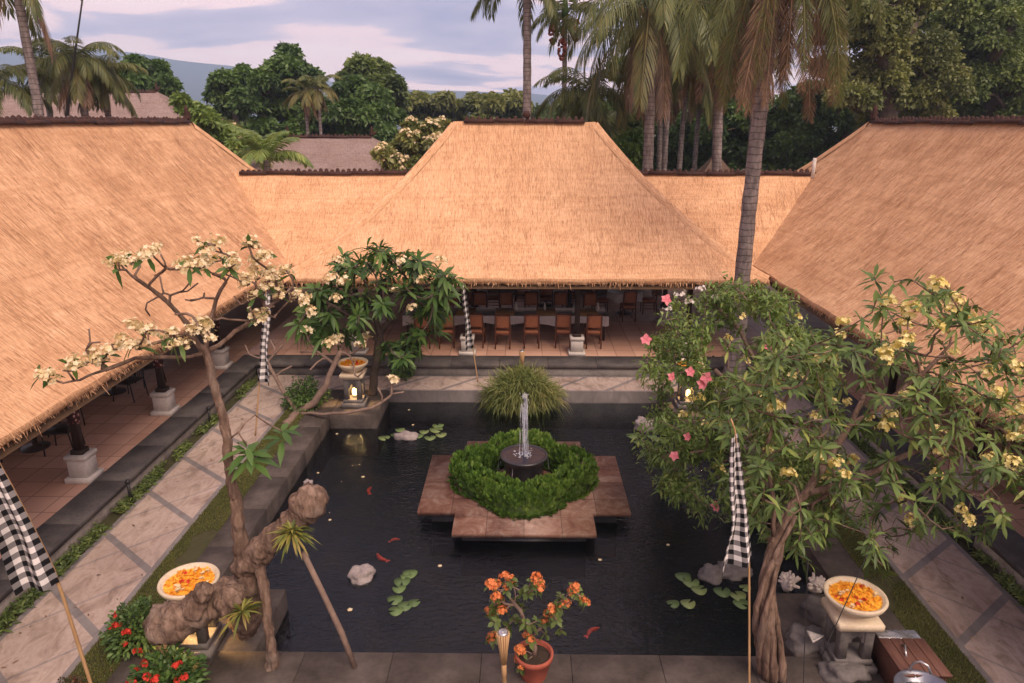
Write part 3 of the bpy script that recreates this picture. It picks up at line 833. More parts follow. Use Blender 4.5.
# -- side pavilions
lp = thing('thatched_pavilion', 'long left pavilion, its straw thatch roof sweeping down over the tiled terrace', 'pavilion', (-7.2, 9, 0))
hip_roof(lp, -13.5, -6.45, -4.0, 26.3, (-10.0, -.1), (-10.0, 22.2), (2, 190, 4, 2), (110, 30))
ridge_cap(lp, (-10.0, -.1), (-10.0, 22.1), RZ + .04, True, True)
m = MB(); m.box(-14.5, KL[0], -3.0, 27.0, -.2, FZ); m.build('floor', M['floor_tiles'], lp)
kerb(lp, KL[0], KL[1], -3.0, 18.09, 1.4, 'y')
for y in (2.3, 5.25, 8.2, 11.15, 14.12, 17.1): column(lp, -7.68, y, True)
for y in (5.25, 11.15, 17.1, 23.0): column(lp, -12.6, y, False)
m = MB(); m.box(-7.75, -7.61, -2.5, 25, 2.35, 2.5); m.build('beam', M['wood_dark'], lp)

rp = thing('thatched_pavilion', 'long right pavilion with straw thatch roof slanting down behind the yellow flowered tree', 'pavilion', (7.3, 9, 0))
hip_roof(rp, 6.35, 13.85, -4.0, 26.0, (10.1, -.1), (10.1, 21.6), (2, 4, 2, 170), (110, 30))
ridge_cap(rp, (10.1, -.1), (10.1, 21.5), RZ + .04, True, True)
m = MB(); m.box(KR[1], 14.7, -3.0, 27.0, -.2, FZ); m.build('floor', M['floor_tiles'], rp)
kerb(rp, KR[0], KR[1], -3.0, 18.09, 1.4, 'y')
for y in (2.3, 5.25, 8.2, 11.15, 14.12, 17.1): column(rp, 7.82, y, True)
for y in (5.25, 11.15, 17.1, 23.0): column(rp, 12.8, y, False)
m = MB(); m.box(7.75, 7.89, -2.5, 25, 2.35, 2.5); m.build('beam', M['wood_dark'], rp)

# -- low link roofs between the pavilions
def link_roof(sgn, label):
    o = thing('link_roof', label, 'roof', (sgn * 6.6, 19.5, 0))
    mb = MB(); sf = MB(); zr = 4.83
    a, b = (-7.4, -4.0), (-8.9, -2.5)
    if sgn > 0: a, b = (4.2, 7.4), (2.6, 9.1)
    y0, y1, yr = 19.3, 24.8, 22.0
    roof_face(mb, (a[0], y0), (a[1], y0), (b[0], yr), (b[1], yr), EZ, zr, 40, 20, 110, uoff=77)
    roof_face(mb, (a[1], y1), (a[0], y1), (b[1], yr), (b[0], yr), EZ, zr, 20, 10, 5, uoff=120)
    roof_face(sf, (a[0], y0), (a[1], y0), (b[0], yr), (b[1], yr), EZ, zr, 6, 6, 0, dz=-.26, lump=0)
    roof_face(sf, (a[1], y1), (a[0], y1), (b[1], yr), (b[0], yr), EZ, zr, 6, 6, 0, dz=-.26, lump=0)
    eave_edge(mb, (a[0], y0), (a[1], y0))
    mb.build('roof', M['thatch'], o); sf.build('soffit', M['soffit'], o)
    ridge_cap(o, (min(b) + .35, yr), (max(b) - .1, yr), zr + .03, False, False)
    pm = MB(); px = -6.6 if sgn < 0 else 6.75
    pm.box(px - .07, px + .07, 24.6, 24.74, FZ, 2.5); pm.build('post', M['wood_dark'], o)
    return o
link_roof(-1, 'low straw roof linking the left pavilion to the central pavilion')
link_roof(1, 'low straw roof linking the central pavilion to the right pavilion behind the tall palm trunk')

# -- far huts
def far_hut(label, px0, px1, py_r, D, py_e, half, over):
    A = P(px0, py_r, D); Bq = P(px1, py_r, D); ze = P(px0, py_e, D - half).z
    o = thing('thatched_hut', label, 'hut', ((A.x + Bq.x) / 2, D - half, 0))
    mb = MB(); x0, x1 = A.x - over, Bq.x + over
    c = [(x0, D-half), (x1, D-half), (x1, D+half), (x0, D+half)]
    ra, rb = (A.x, D), (Bq.x, D)
    for a, b, r0, r1 in ((c[0], c[1], ra, rb), (c[1], c[2], rb, rb), (c[2], c[3], rb, ra), (c[3], c[0], ra, ra)):
        roof_face(mb, a, b, r0, r1, ze, A.z, 24, 12, 14, uoff=random.uniform(0, 99)); eave_edge(mb, a, b, .3, ze, 10)
    mb.build('roof', M['thatch_grey'], o)
    w = MB(); w.box(x0 + .8, x1 - .8, D-half+.8, D+half-.8, -.03, ze + .1); w.build('wall', M['plaster_dark'], o)
    ridge_cap(o, (A.x, D), (Bq.x, D), A.z + .04, True, True)
far_hut('grey weathered thatch hut behind the left link roof, under dark round trees', 288, 372, 137, 33, 176, 3.6, 2.6)
far_hut('grey thatched hut far left behind the left roof ridge and shaggy palms', -60, 157, 92, 42, 128, 4.0, 3.2)
hp = P(716, 152, 33)
o = thing('thatched_hut', 'small brown cone roofed hut among the palm trunks at right', 'hut', (hp.x, 33, 0))
m = MB()
for k in range(4):
    an = [math.pi/4 + math.pi/2*(k+i) for i in (0, 1)]
    roof_face(m, (hp.x + 2.2*math.cos(an[0]), 33 + 2.2*math.sin(an[0])), (hp.x + 2.2*math.cos(an[1]), 33 + 2.2*math.sin(an[1])), (hp.x, 33), (hp.x, 33), 3.2, hp.z, 10, 8, 12)
M['thatch_brown'] = thatch('thatch_brown', [(.05, .033, .025), (.10, .07, .052), (.15, .105, .08), (.20, .145, .11)])
m.build('roof', M['thatch_brown'], o)
for sx in (-1.2, 1.2):
    for sy in (-1.2, 1.2):
        m = MB(); m.box(hp.x+sx-.07, hp.x+sx+.07, 33+sy-.07, 33+sy+.07, -.03, 3.5); m.build('post', M['wood_dark'], o)

# ================================================================== vegetation helpers
def rdir(n):
    v = rng.normal(size=(n, 3)); return v / np.linalg.norm(v, axis=1, keepdims=True)
def grow(chains, tips, r_tip=.012, expo=.5, trunk=None, start=0, curl=.25, seg=.12, wob=.02):
    """chains: polylines; the first is the trunk, the others start at the nearest node. tips: points the branchlets reach."""
    pos, par, rad = [], [], []
    for ci, ch in enumerate(chains):
        pts = [Vector(p) for p in ch]
        if ci == 0: prev = -1
        else:
            prev = min(range(len(pos)), key=lambda i: (pos[i] - pts[0]).length)
            pts = pts[1:]
        last = pts[0] if prev < 0 else pos[prev]
        for q in pts:
            k = max(1, int((q - last).length / (seg * 1.3)))
            for i in range(1, k + 1):
                if prev < 0 and i > 1: break
                w = Vector((random.uniform(-1, 1), random.uniform(-1, 1), random.uniform(-1, 1))) * wob * (0 if i == k else 1)
                pos.append(last.lerp(q, i / k) + w if prev >= 0 else q.copy()); par.append(prev); rad.append(0); prev = len(pos) - 1
            last = q
    nbase = len(pos)
    depth = {}
    root = pos[0]
    tips = sorted([Vector(t_) for t_ in tips], key=lambda t_: min((t_ - p).length for p in pos[start:nbase]))
    tipinfo = []
    for tp in tips:
        best, bd = None, 1e9
        for i in range(start, len(pos)):
            d = (pos[i] - tp).length
            if i > 0:
                g = (pos[i] - pos[par[i]]); g = g.normalized() if g.length > 1e-6 else Vector((0, 0, 1))
                al = g.dot((tp - pos[i]).normalized()) if d > 1e-6 else 1
                d *= 1.25 - .35 * al
            if d < bd: bd, best = d, i
        p0 = pos[best]; dist = (tp - p0).length
        g = (p0 - pos[par[best]]).normalized() if best > 0 else Vector((0, 0, 1))
        c = p0 + g * dist * .35 + Vector((0, 0, -curl * dist * .3)) + Vector((random.uniform(-1, 1), random.uniform(-1, 1), random.uniform(-1, 1))) * dist * .12
        k = max(2, int(dist / seg)); prev = best
        for i in range(1, k + 1):
            t_ = i / k
            q = p0 * (1-t_)**2 + c * 2*t_*(1-t_) + tp * t_**2
            pos.append(q); par.append(prev); rad.append(0); prev = len(pos) - 1
        tipinfo.append((tp, (tp - c).normalized() if (tp - c).length > 1e-6 else Vector((0, 0, 1)), prev))
    cnt = [0] * len(pos)
    kids = [[] for _ in pos]
    for i, p in enumerate(par):
        if p >= 0: kids[p].append(i)
    for i in range(len(pos) - 1, -1, -1):
        if not kids[i]: cnt[i] += 1
        if par[i] >= 0: cnt[par[i]] += cnt[i]
    r = [r_tip * c ** expo for c in cnt]
    if trunk:                                  # trunk = radii at the ends of the first chain
        n0 = 0
        tot = len([1 for i in range(nbase)])
        ch0 = [Vector(p) for p in chains[0]]
        cum = [0]
        for a, b in zip(ch0, ch0[1:]): cum.append(cum[-1] + (b - a).length)
        acc = 0; i = 0
        while True:
            f = acc / cum[-1]
            r[i] = max(r[i], float(np.interp(f, np.linspace(0, 1, len(trunk)), trunk)))
            nx = i + 1
            if nx >= nbase or par[nx] != i or (pos[nx] - ch0[-1]).length > (pos[i] - ch0[-1]).length + 2.0: break
            if acc > cum[-1] * .999: break
            acc += (pos[nx] - pos[i]).length; i = nx
    return pos, par, kids, cnt, r, tipinfo
def branch_mesh(mb, g, n=7, rough=.12, nscale=5):
    pos, par, kids, cnt, r, tips = g
    starts = [0]
    st = [(0, None)]
    while st:
        i, pre = st.pop()
        pts = []; rr = []
        if pre is not None: pts.append(pos[pre]); rr.append(min(r[pre], r[i] * 1.25))
        while True:
            pts.append(pos[i]); rr.append(r[i])
            if not kids[i]: break
            ks = sorted(kids[i], key=lambda k: -cnt[k])
            for k in ks[1:]: st.append((k, i))
            i = ks[0]
        if len(pts) > 1:
            big = max(rr)
            if big > .05 and rough:
                np_, nr_ = [], []
                for a_, b_, ra_, rb_ in zip(pts, pts[1:], rr, rr[1:]):
                    for q_ in range(4): np_.append(a_.lerp(b_, q_/4)); nr_.append(ra_ + (rb_-ra_)*q_/4)
                pts, rr = np_ + [pts[-1]], nr_ + [rr[-1]]
            mb.tube(pts, rr, max(5, n if big > .04 else 6), True, rough if big > .02 else 0, nscale=nscale)
def rosette(mb, p, d, n, Lf, Wf, spread=(.1, 1.0), droop=.35):
    d = np.array(d); d = d / (np.linalg.norm(d) + 1e-9)
    a = np.cross(d, [0.3, .9, .2]); a /= np.linalg.norm(a); b = np.cross(d, a)
    az = np.arange(n) * 2.399 + random.random() * 6
    el = rng.uniform(spread[0], spread[1], n)
    D = (np.cos(az)[:, None] * a + np.sin(az)[:, None] * b) * np.cos(el)[:, None] + d * np.sin(el)[:, None]
    Nn = d[None] * 1.0 + rng.normal(size=(n, 3)) * .15 + np.array([0, 0, .5])
    O = np.array(p)[None] - d[None] * rng.uniform(0, .15, n)[:, None] * (Lf / .3)
    mb.leaves(O, D, Nn, Lf * rng.uniform(.65, 1.12, n), Wf * rng.uniform(.8, 1.1, n), droop * rng.uniform(.4, 1.5, n), .25, rnd=np.clip(rng.normal(.5, .22, n) + random.uniform(-.12, .12), 0, 1))
_fc = {}
def flower_cluster(mat, r=.11, n=14, ps=.042, seed=0):
    key = (mat.name, round(r, 3), n, seed)
    if key in _fc: return _fc[key]
    mb = MB()
    for _ in range(n):
        d = rdir(1)[0]; d[2] = abs(d[2]) * .8 + .1; d /= np.linalg.norm(d)
        c = d * r * random.uniform(.45, 1.0)
        a = np.cross(d, [.2, .5, .8]); a /= np.linalg.norm(a); b = np.cross(d, a)
        az = np.arange(5) * 2 * np.pi / 5 + random.random() * 3
        D = np.cos(az)[:, None] * a + np.sin(az)[:, None] * b + d * .35
        mb.leaves([[0, 0, 0]], [c], [a], np.linalg.norm(c) * 1.1, .012, 0, 0, simple=True, rnd=.0)
        mb.leaves(np.repeat(c[None], 5, 0), D, np.repeat(d[None], 5, 0), ps * random.uniform(.75, 1.1), ps * .75, 0, .2, simple=True, rnd=np.clip(rng.normal(.55, .25) + np.zeros(5), 0, 1))
    for _ in range(n // 3):
        d = rdir(1)[0]; d[2] = abs(d[2]); c = d * r * .6
        mb.leaves([c], [d], [[d[1], -d[0], .3]], ps * .8, ps * .3, 0, .1, simple=True, rnd=.1)
    me = mb.mesh('flower_cluster'); me.materials.append(mat)
    _fc[key] = me
    return me
def put(me, name, parent, p, sc=1.0, rz=None, tilt=0.0):
    o = bpy.data.objects.new(name, me); COL.objects.link(o); o.parent = parent
    off = Vector((0, 0, 0)); q = parent
    while q is not None: off += q.location; q = q.parent
    o.location = Vector(p) - off
    o.rotation_euler = (random.uniform(-tilt, tilt), random.uniform(-tilt, tilt), random.uniform(0, 6.28) if rz is None else rz)
    o.scale = (sc, sc, sc)
    return o

# crown of a broad tree: leaves in the shells of many clumps
def crown(mb, clumps, n, Lf, Wf, up=.35, simple=True, droop=.25):
    vol = np.array([c[3] ** 2 for c in clumps]); pr = vol / vol.sum()
    idx = rng.choice(len(clumps), n, p=pr)
    C = np.array([c[:3] for c in clumps])[idx]; Rr = np.array([c[3] for c in clumps])[idx]
    d = rdir(n); d[:, 2] = np.where(d[:, 2] < -.35, -d[:, 2] * .6, d[:, 2])
    lump = np.array([mnoise.noise((q[0]*2.2 + i*.7, q[1]*2.2, q[2]*2.2)) for q, i in zip(d, idx)])
    rad = Rr * (rng.random(n) ** .35) * (1 + .35 * lump)
    O = C + d * rad[:, None] * np.array([1, 1, .8])
    D = d * .6 + rdir(n) * .8; D[:, 2] += -.1
    Nn = rdir(n) * .6 + d * .4; Nn[:, 2] += up
    cr = rng.random(len(clumps))
    rnd = np.clip(.55 * cr[idx] + .45 * rng.random(n), 0, 1)
    mb.leaves(O, D, Nn, Lf * rng.uniform(.6, 1.3, n), Wf * rng.uniform(.7, 1.2, n), droop, .3, simple=simple, rnd=rnd)
def tree(name, label, cat, base, clumps, n, Lf, Wf, lmat, bmat=None, tr=.22, group=None, flowers=None):
    base = Vector(base)
    o = thing(name, label, cat, base, group)
    cen = Vector((0, 0, 0))
    for c in clumps: cen += Vector(c[:3]) / len(clumps)
    zmin = min(c[2] - c[3] * .5 for c in clumps)
    fork = base.lerp(Vector((cen.x, cen.y, max(zmin, base.z + .5))), .85)
    tips = []
    for c in clumps:
        for _ in range(4): tips.append(Vector(c[:3]) + Vector(rdir(1)[0]) * c[3] * .75)
    g = grow([[base, base.lerp(fork, .5) + Vector((random.uniform(-.15, .15), random.uniform(-.15, .15), 0)), fork, fork.lerp(cen, .6)]], tips, tr * .13, .5, (tr, tr*.8, tr*.6), start=1, seg=.6, wob=.05)
    mb = MB(); branch_mesh(mb, g, 8, .1, 2); mb.build('trunk', bmat or M['bark_dark'], o)
    lm = MB(); crown(lm, clumps, n, Lf, Wf); lm.build('crown', lmat, o)
    if flowers:
        fmat, k, r_ = flowers
        me = [flower_cluster(fmat, r_, 12, r_ * .42, s) for s in range(3)]
        for _ in range(k):
            c = random.choice(clumps); d = Vector(rdir(1)[0]); d.z = abs(d.z); d.y = -abs(d.y) * .8
            put(random.choice(me), 'flower_cluster', o, Vector(c[:3]) + d * c[3] * .95, random.uniform(.8, 1.3), tilt=.5)
    return o
def clump_set(cx, cy, zc, rx, ry, rz, n, r):
    res = []
    for _ in range(n):
        d = rdir(1)[0]; k = random.random() ** .5
        res.append((cx + d[0]*rx*k, cy + d[1]*ry*k, zc + d[2]*rz*k, r * random.uniform(.65, 1.25)))
    return res

# palms
_fr = {}
def frond_mesh(Lr, elev, bend, mat, leaf=.55, hang=.5, n=44, w=.045, seed=0, brush=False):
    key = (Lr, elev, bend, mat.name, leaf, hang, n, w, seed, brush)
    if key in _fr: return _fr[key]
    mb = MB(); pts = [Vector((0, 0, 0))]; ks = 16; tang = []
    for i in range(ks):
        f = (i + .5) / ks
        a = elev - bend * f ** 1.25
        d = Vector((math.cos(a), .04 * math.sin(f * 3 + seed), math.sin(a))); tang.append(d.normalized())
        pts.append(pts[-1] + d * (Lr / ks))
    mb.tube(pts, [.035 * (1 - .85 * i / ks) * max(.6, Lr / 3.5) for i in range(ks + 1)], 5, True, rnd=.9)
    O = []; D = []; Nn = []; Ln = []; dr = []; rr = []
    for i in range(n):
        f = .10 + .90 * (i + .5) / n
        q = f * ks; k = min(ks - 1, int(q)); p = pts[k].lerp(pts[k+1], q - k); t_ = tang[k]
        side = t_.cross(Vector((0, 0, 1))); side = side.normalized() if side.length > .05 else Vector((0, 1, 0))
        nrm = side.cross(t_)
        ln = leaf * (math.sin(math.pi * min(1, .15 + .85 * f)) ** .6 * .8 + .25) * random.uniform(.85, 1.1)
        for s in (-1, 1):
            if brush:
                an_ = random.uniform(0, 6.283); side_, nrm_ = side * math.cos(an_) + nrm * math.sin(an_), nrm
                O.append(p); D.append(side_ * .8 + t_ * .75 + Vector((0, 0, -.25))); Nn.append(side_.cross(t_)); Ln.append(ln * random.uniform(.6, 1.1)); dr.append(random.uniform(.1, .5)); rr.append(np.clip(random.gauss(.5, .2), 0, 1))
                continue
            d = side * s * random.uniform(.75, 1.0) + t_ * (.35 + .5 * f) + nrm * .22 + Vector((0, 0, -hang * random.uniform(.5, 1.2)))
            O.append(p); D.append(d); Nn.append(nrm + side * s * .3); Ln.append(ln); dr.append(hang * random.uniform(.4, 1.1)); rr.append(np.clip(random.gauss(.5, .2), 0, 1))
    mb.leaves(O, D, Nn, Ln, w, dr, .2, simple=False, rnd=rr)
    me = mb.mesh('frond'); me.materials.append(mat); _fr[key] = me
    return me
def palm(label, base, top, r0, r1, Lr, specs, bend=.0, group=None, leaf=.55, w=.045, cat='palm', name='coconut_palm', crownshaft=None, n=44, nuts=0, brush=False):
    """specs: (count, elev, bend, hang, material)"""
    base = Vector(base); top = Vector(top)
    o = thing(name, label, cat, base, group)
    mb = MB(); k = max(10, int((top - base).length / .35)); pts = []; rr = []
    side = Vector((bend, 0, 0))
    for i in range(k + 1):
        f = i / k
        pts.append(base.lerp(top, f) + side * math.sin(math.pi * f))
        rr.append((r0 + (r1 - r0) * f ** .7 + r0 * .5 * math.exp(-f * 14)) * (1 + (.05 if i % 2 else -.03)))
    mb.tube(pts, rr, 12, True, .05, nscale=4); mb.build('trunk', M['palm_bark'], o, True)
    if crownshaft:
        cm = MB(); cm.tube([top - Vector((0, 0, .3)), top + Vector((0, 0, .1)), top + Vector((0, 0, .8))], [r1*1.1, r1*1.5, r1*.6], 8); cm.build('crownshaft', crownshaft, o)
    az = random.random() * 6
    for cnt, elev, bd, hang, mat in specs:
        for i in range(cnt):
            az += 2.399
            e_ = elev; sd = random.randrange(3)
            me = frond_mesh(Lr, e_, bd, mat, leaf, hang, n, w, sd, brush and elev < 0)
            put(me, 'frond', o, top + Vector((math.cos(az) * r1 * .5, math.sin(az) * r1 * .5, random.uniform(-.15, .2))), random.uniform(.82, 1.1), az + random.uniform(-.25, .25), .12)
    for i in range(nuts):
        a = i * 2.4; nm = MB(); c = top + Vector((math.cos(a)*.32, math.sin(a)*.32, -.15 - .12*(i % 3))); nm.ball(c, .13, 8, sc=(1, 1, 1.2)); nm.build('coconut', M['bamboo'], o, True)
    return o
LP, LD, LY = M['lf_palm'], M['lf_palm_dead'], M['lf_palm_yellow']

# ================================================================== near left frangipani (gnarled, nearly bare)
def seq(*a): return [P(*q) for q in a]
base = P(240, 690, 7.25); base.z = -.02
fa = thing('frangipani_tree', 'gnarled old frangipani with bare spreading branches of cream flowers, nearest on the left', 'tree', (base.x, base.y, 0))
trunkA = [Vector((base.x - .02, base.y + .35, -.05))] + seq((247, 612, 7.4), (247, 582, 7.25), (241, 545, 7.25), (237, 510, 7.3), (231, 478, 7.35), (228, 440, 7.4), (216, 390, 7.5), (206, 352, 7.6))
L1 = seq((206, 352, 7.6), (190, 357, 7.5), (165, 357, 7.4), (135, 358, 7.3), (105, 370, 7.2), (80, 380, 7.15))
L2 = seq((206, 352, 7.6), (192, 335, 7.55), (180, 315, 7.5), (162, 297, 7.4), (138, 280, 7.3))
L3 = seq((206, 352, 7.6), (209, 325, 7.75), (216, 300, 7.9), (226, 282, 8.0))
L4 = seq((206, 352, 7.6), (228, 338, 7.9), (252, 320, 8.2), (275, 302, 8.4), (293, 286, 8.5))
L5 = seq((228, 440, 7.4), (238, 432, 7.4), (247, 446, 7.35))
L6 = seq((228, 440, 7.4), (255, 415, 7.7), (268, 424, 7.8), (282, 431, 7.8))
flA = [(50, 379, 7.1), (76, 362, 7.0), (95, 358, 7.1), (113, 262, 7.1), (150, 253, 7.2), (132, 262, 7.4), (183, 264, 7.4), (203, 247, 7.6), (217, 243, 7.9), (232, 258, 7.8), (249, 246, 8.1), (263, 256, 8.0), (245, 277, 7.6), (271, 272, 8.2), (130, 328, 7.0), (150, 334, 7.1), (121, 340, 7.0), (166, 336, 7.3), (190, 330, 7.2), (178, 342, 7.1), (203, 334, 7.3), (266, 288, 8.0), (286, 270, 8.5), (302, 297, 8.6), (257, 322, 8.0), (228, 268, 7.5), (198, 268, 7.2), (140, 345, 6.95), (108, 352, 7.2), (258, 268, 8.4), (277, 289, 8.3), (214, 262, 8.1)]
bare = [(x, y, 7.0 + max(0, (x - 100)) * .008 + random.uniform(-.2, .2)) for x, y in ((100, 342), (112, 346), (150, 316), (176, 314), (170, 296), (190, 300), (206, 298), (198, 283), (234, 296), (222, 318), (245, 303), (262, 298), (240, 320), (270, 316), (140, 266), (126, 270), (160, 277), (166, 268), (152, 344), (180, 345), (86, 350), (215, 274), (238, 264), (255, 284), (290, 300), (280, 310), (68, 372), (182, 292))]
flA = flA + [(x + random.uniform(-11, 11), y + random.uniform(-8, 9), D + random.uniform(-.25, .25)) for x, y, D in flA for _ in (0, 1)]
gA = grow([trunkA, L1, L2, L3, L4, L5, L6], [P(*q) for q in flA + bare + [(x + random.uniform(-12, 12), y + random.uniform(-14, 6), D + random.uniform(-.2, .2)) for x, y, D in bare]], .0095, .38, (.10, .20, .20, .11, .08, .062, .055, .05, .046), start=28, curl=.5, seg=.09)
m = MB(); branch_mesh(m, gA, 18, .24, 9)
for i_ in range(26):
    k_ = random.randint(3, 34); d_ = Vector(rdir(1)[0]); q_ = gA[0][k_] + d_ * gA[4][k_] * .8; m.ball(q_, gA[4][k_] * random.uniform(.2, .4), 12, .25, seed=i_)
m.build('trunk', M['bark_gnarled'], fa, True)
def limb(parent, name, pts, rr, mat, n=22, rough=.24, ns=8, knob=None):
    mb = MB(); P_ = []; R_ = []
    for i in range(len(pts) - 1):
        for k in range(14):
            f = k / 14; P_.append(pts[i].lerp(pts[i+1], f)); R_.append(rr[i] + (rr[i+1] - rr[i]) * f)
    P_.append(pts[-1]); R_.append(rr[-1])
    mb.tube(P_, R_, n, True, rough, nscale=ns)
    if knob:
        for (c, r_) in knob: mb.ball(c, r_, 30, .30, seed=c[0] * 3, ns=2.2)
    return mb.build(name, mat, parent, True)
a = seq((243, 588, 7.25), (222, 598, 7.1), (196, 612, 6.95), (168, 624, 6.85))
limb(fa, 'limb', a, [.20, .20, .19, .22], M['bark_gnarled'], knob=[(a[3], .235), (P(203, 592, 6.85), .11), (P(196, 606, 6.9), .16), (P(230, 600, 7.0), .17)])
a = seq((243, 570, 7.25), (262, 547, 7.2), (288, 527, 7.15), (306, 508, 7.1))
limb(fa, 'limb', a, [.16, .15, .15, .17], M['bark_gnarled'], knob=[(P(309, 503, 7.1), .205), (P(262, 552, 7.15), .14)])
a = seq((258, 560, 7.2), (264, 585, 7.1), (267, 620, 7.05), (272, 650, 7.0)) ; a.append(Vector((a[-1].x - .02, a[-1].y, 0.0)))
limb(fa, 'prop_root', a, [.075, .062, .055, .062, .095], M['bark_gnarled'], 16, .3)
me_c = [flower_cluster(M['fl_cream'], .115, 19, .038, s) for s in range(5)]
for tp, d, i in gA[5]:
    if any((tp - P(*q)).length < .01 for q in flA): put(random.choice(me_c), 'flower_cluster', fa, tp, random.uniform(.6, 1.05), tilt=.5)
m = MB()
for tp, d, i in gA[5]:
    if any((tp - P(*q)).length < .01 for q in flA) and random.random() < .4: rosette(m, tp, d, random.choice((1, 2, 3, 4)), .19, .06, (.0, .8))
for q in ((247, 446, 7.35), (250, 455, 7.3)): rosette(m, P(*q), (0.2, -.3, 1), 8, .34, .095, (.0, .6), .45)
rosette(m, P(282, 431, 7.8), (0.1, -.3, 1), 9, .30, .085, (0, .6), .4)
m.build('leaves', M['lf_plum'], fa)

# prop pole
a, b = P(303, 552, 6.98), P(355, 672, 7.0); b.z = .02
pp = MB(); pp.tube([a, a.lerp(b, .35) + Vector((.015, 0, 0)), a.lerp(b, .7) + Vector((.02, 0, .02)), b], [.032, .034, .036, .034], 9, True, .08)
tag(origin_to(pp.build('prop_pole', M['twig'], None, True), b), 'pale leaning wooden pole propping up the sawn branch over the pond', 'pole')

def bromeliad(label, c, n, Lf):
    c = Vector(c); mb = MB()
    for _ in range(n):
        az = random.random() * 6.28; el = random.uniform(-.4, 1.2)
        d = (math.cos(az)*math.cos(el), math.sin(az)*math.cos(el), math.sin(el))
        mb.leaves([c], [d], [(0, 0, 1)], Lf * random.uniform(.6, 1.2), .032, random.uniform(.2, .7), .3)
    return tag(origin_to(mb.build('bromeliad', M['lf_brom']), c), label, 'plant')
bromeliad('spiky yellow green air plant clinging below the sawn branch end', P(292, 533, 6.9), 90, .27)
bromeliad('low air plant at the foot of the gnarled trunk', P(242, 612, 6.85), 60, .28)

# ================================================================== bare frangipani by the back left corner
base = G(286, 425, 0.0)
fc = thing('frangipani_tree', 'slender bare frangipani with a few cream blossoms beside the lit corner lantern', 'tree', base)
ch = [[base] + seq((298, 413, 14.85), (314, 403, 14.9), (326, 386, 14.9), (334, 365, 14.95), (340, 352, 15.0)),
      seq((298, 413, 14.85), (318, 414, 14.5), (346, 413, 14.2), (372, 408, 14.2), (388, 398, 14.25)),
      seq((298, 413, 14.85), (285, 395, 15), (276, 378, 15.1), (268, 362, 15.2))]
fl = [(306, 334, 14.9), (338, 339, 15.1), (367, 339, 15.2), (392, 382, 14.3), (361, 347, 14.7), (331, 345, 14.6)]
br = [(300, 352, 15), (283, 345, 15.3), (318, 352, 15), (350, 356, 15), (404, 392, 14.2), (400, 381, 14.4), (258, 372, 15.2), (253, 356, 15.3), (378, 388, 14.1), (355, 375, 14.7), (365, 370, 14.6), (292, 366, 15.2), (245, 345, 15.5), (310, 370, 14.6), (270, 340, 15.5)]
g = grow(ch, [P(*q) for q in fl + br], .022, .42, (.10, .09, .075, .06), start=4, curl=.6, seg=.14)
m = MB(); branch_mesh(m, g, 8, .12, 5); m.build('trunk', M['twig'], fc, True)
me_f = [flower_cluster(M['fl_cream'], .15, 16, .062, s) for s in range(3)]
for q in fl: put(random.choice(me_f), 'flower_cluster', fc, P(*q), random.uniform(.9, 1.25), tilt=.5)

# ================================================================== leafy frangipani behind it
base = Vector((P(372, 395, 15.95).x, 15.95, 0.0))
fb = thing('frangipani_tree', 'leafy green frangipani in front of the central eave, left of the checked banner', 'tree', base)
ch = [[base] + seq((374, 372, 15.95), (378, 350, 15.9), (380, 334, 15.85), (376, 315, 15.8), (370, 298, 15.8)),
      seq((380, 334, 15.85), (392, 318, 15.7), (405, 303, 15.6), (420, 288, 15.5)),
      seq((378, 340, 15.9), (362, 325, 15.5), (345, 312, 15.3), (330, 305, 15.2)), seq((379, 338, 15.9), (392, 345, 15.6), (402, 348, 15.4))]
tipB = [(345, 262), (365, 250), (385, 250), (400, 256), (330, 278), (355, 274), (372, 268), (395, 272), (325, 298), (315, 318), (345, 303), (365, 298), (335, 315), (302, 315), (412, 262), (426, 266), (440, 268), (446, 284), (430, 298), (441, 313), (420, 300), (433, 277), (450, 275), (400, 288), (416, 330), (400, 343), (390, 338), (407, 354), (385, 298), (350, 330), (323, 335), (343, 254), (375, 244), (312, 302), (438, 328), (356, 262), (392, 262), (338, 292), (318, 288), (444, 298), (428, 312), (380, 280), (410, 278), (362, 312), (300, 330), (335, 330), (352, 292), (395, 352), (412, 345), (420, 340)]
tips = [P(x + random.uniform(-7, 7), y + random.uniform(-6, 7), random.uniform(14.7, 16.6)) for x, y in tipB for _ in (0, 1)]
g = grow(ch, tips, .017, .45, (.10, .09, .08, .06), start=5, curl=.5, seg=.16)
m = MB(); branch_mesh(m, g, 8, .1, 5); m.build('trunk', M['bark_dark'], fb, True)
m = MB()
for tp, d, i in g[5]:
    dd = (d + Vector((0, 0, .7))).normalized()
    rosette(m, tp, dd, random.randint(14, 20), .42, .10, (-.35, 1.0), .4)
m.build('leaves', M['lf_plum'], fb)
for q in ((338, 260), (331, 279), (345, 283), (395, 292), (422, 281), (413, 309), (337, 300), (312, 313), (402, 262), (440, 262)):
    put(random.choice(me_f), 'flower_cluster', fb, P(q[0], q[1], 14.8), random.uniform(.8, 1.15), tilt=.5)

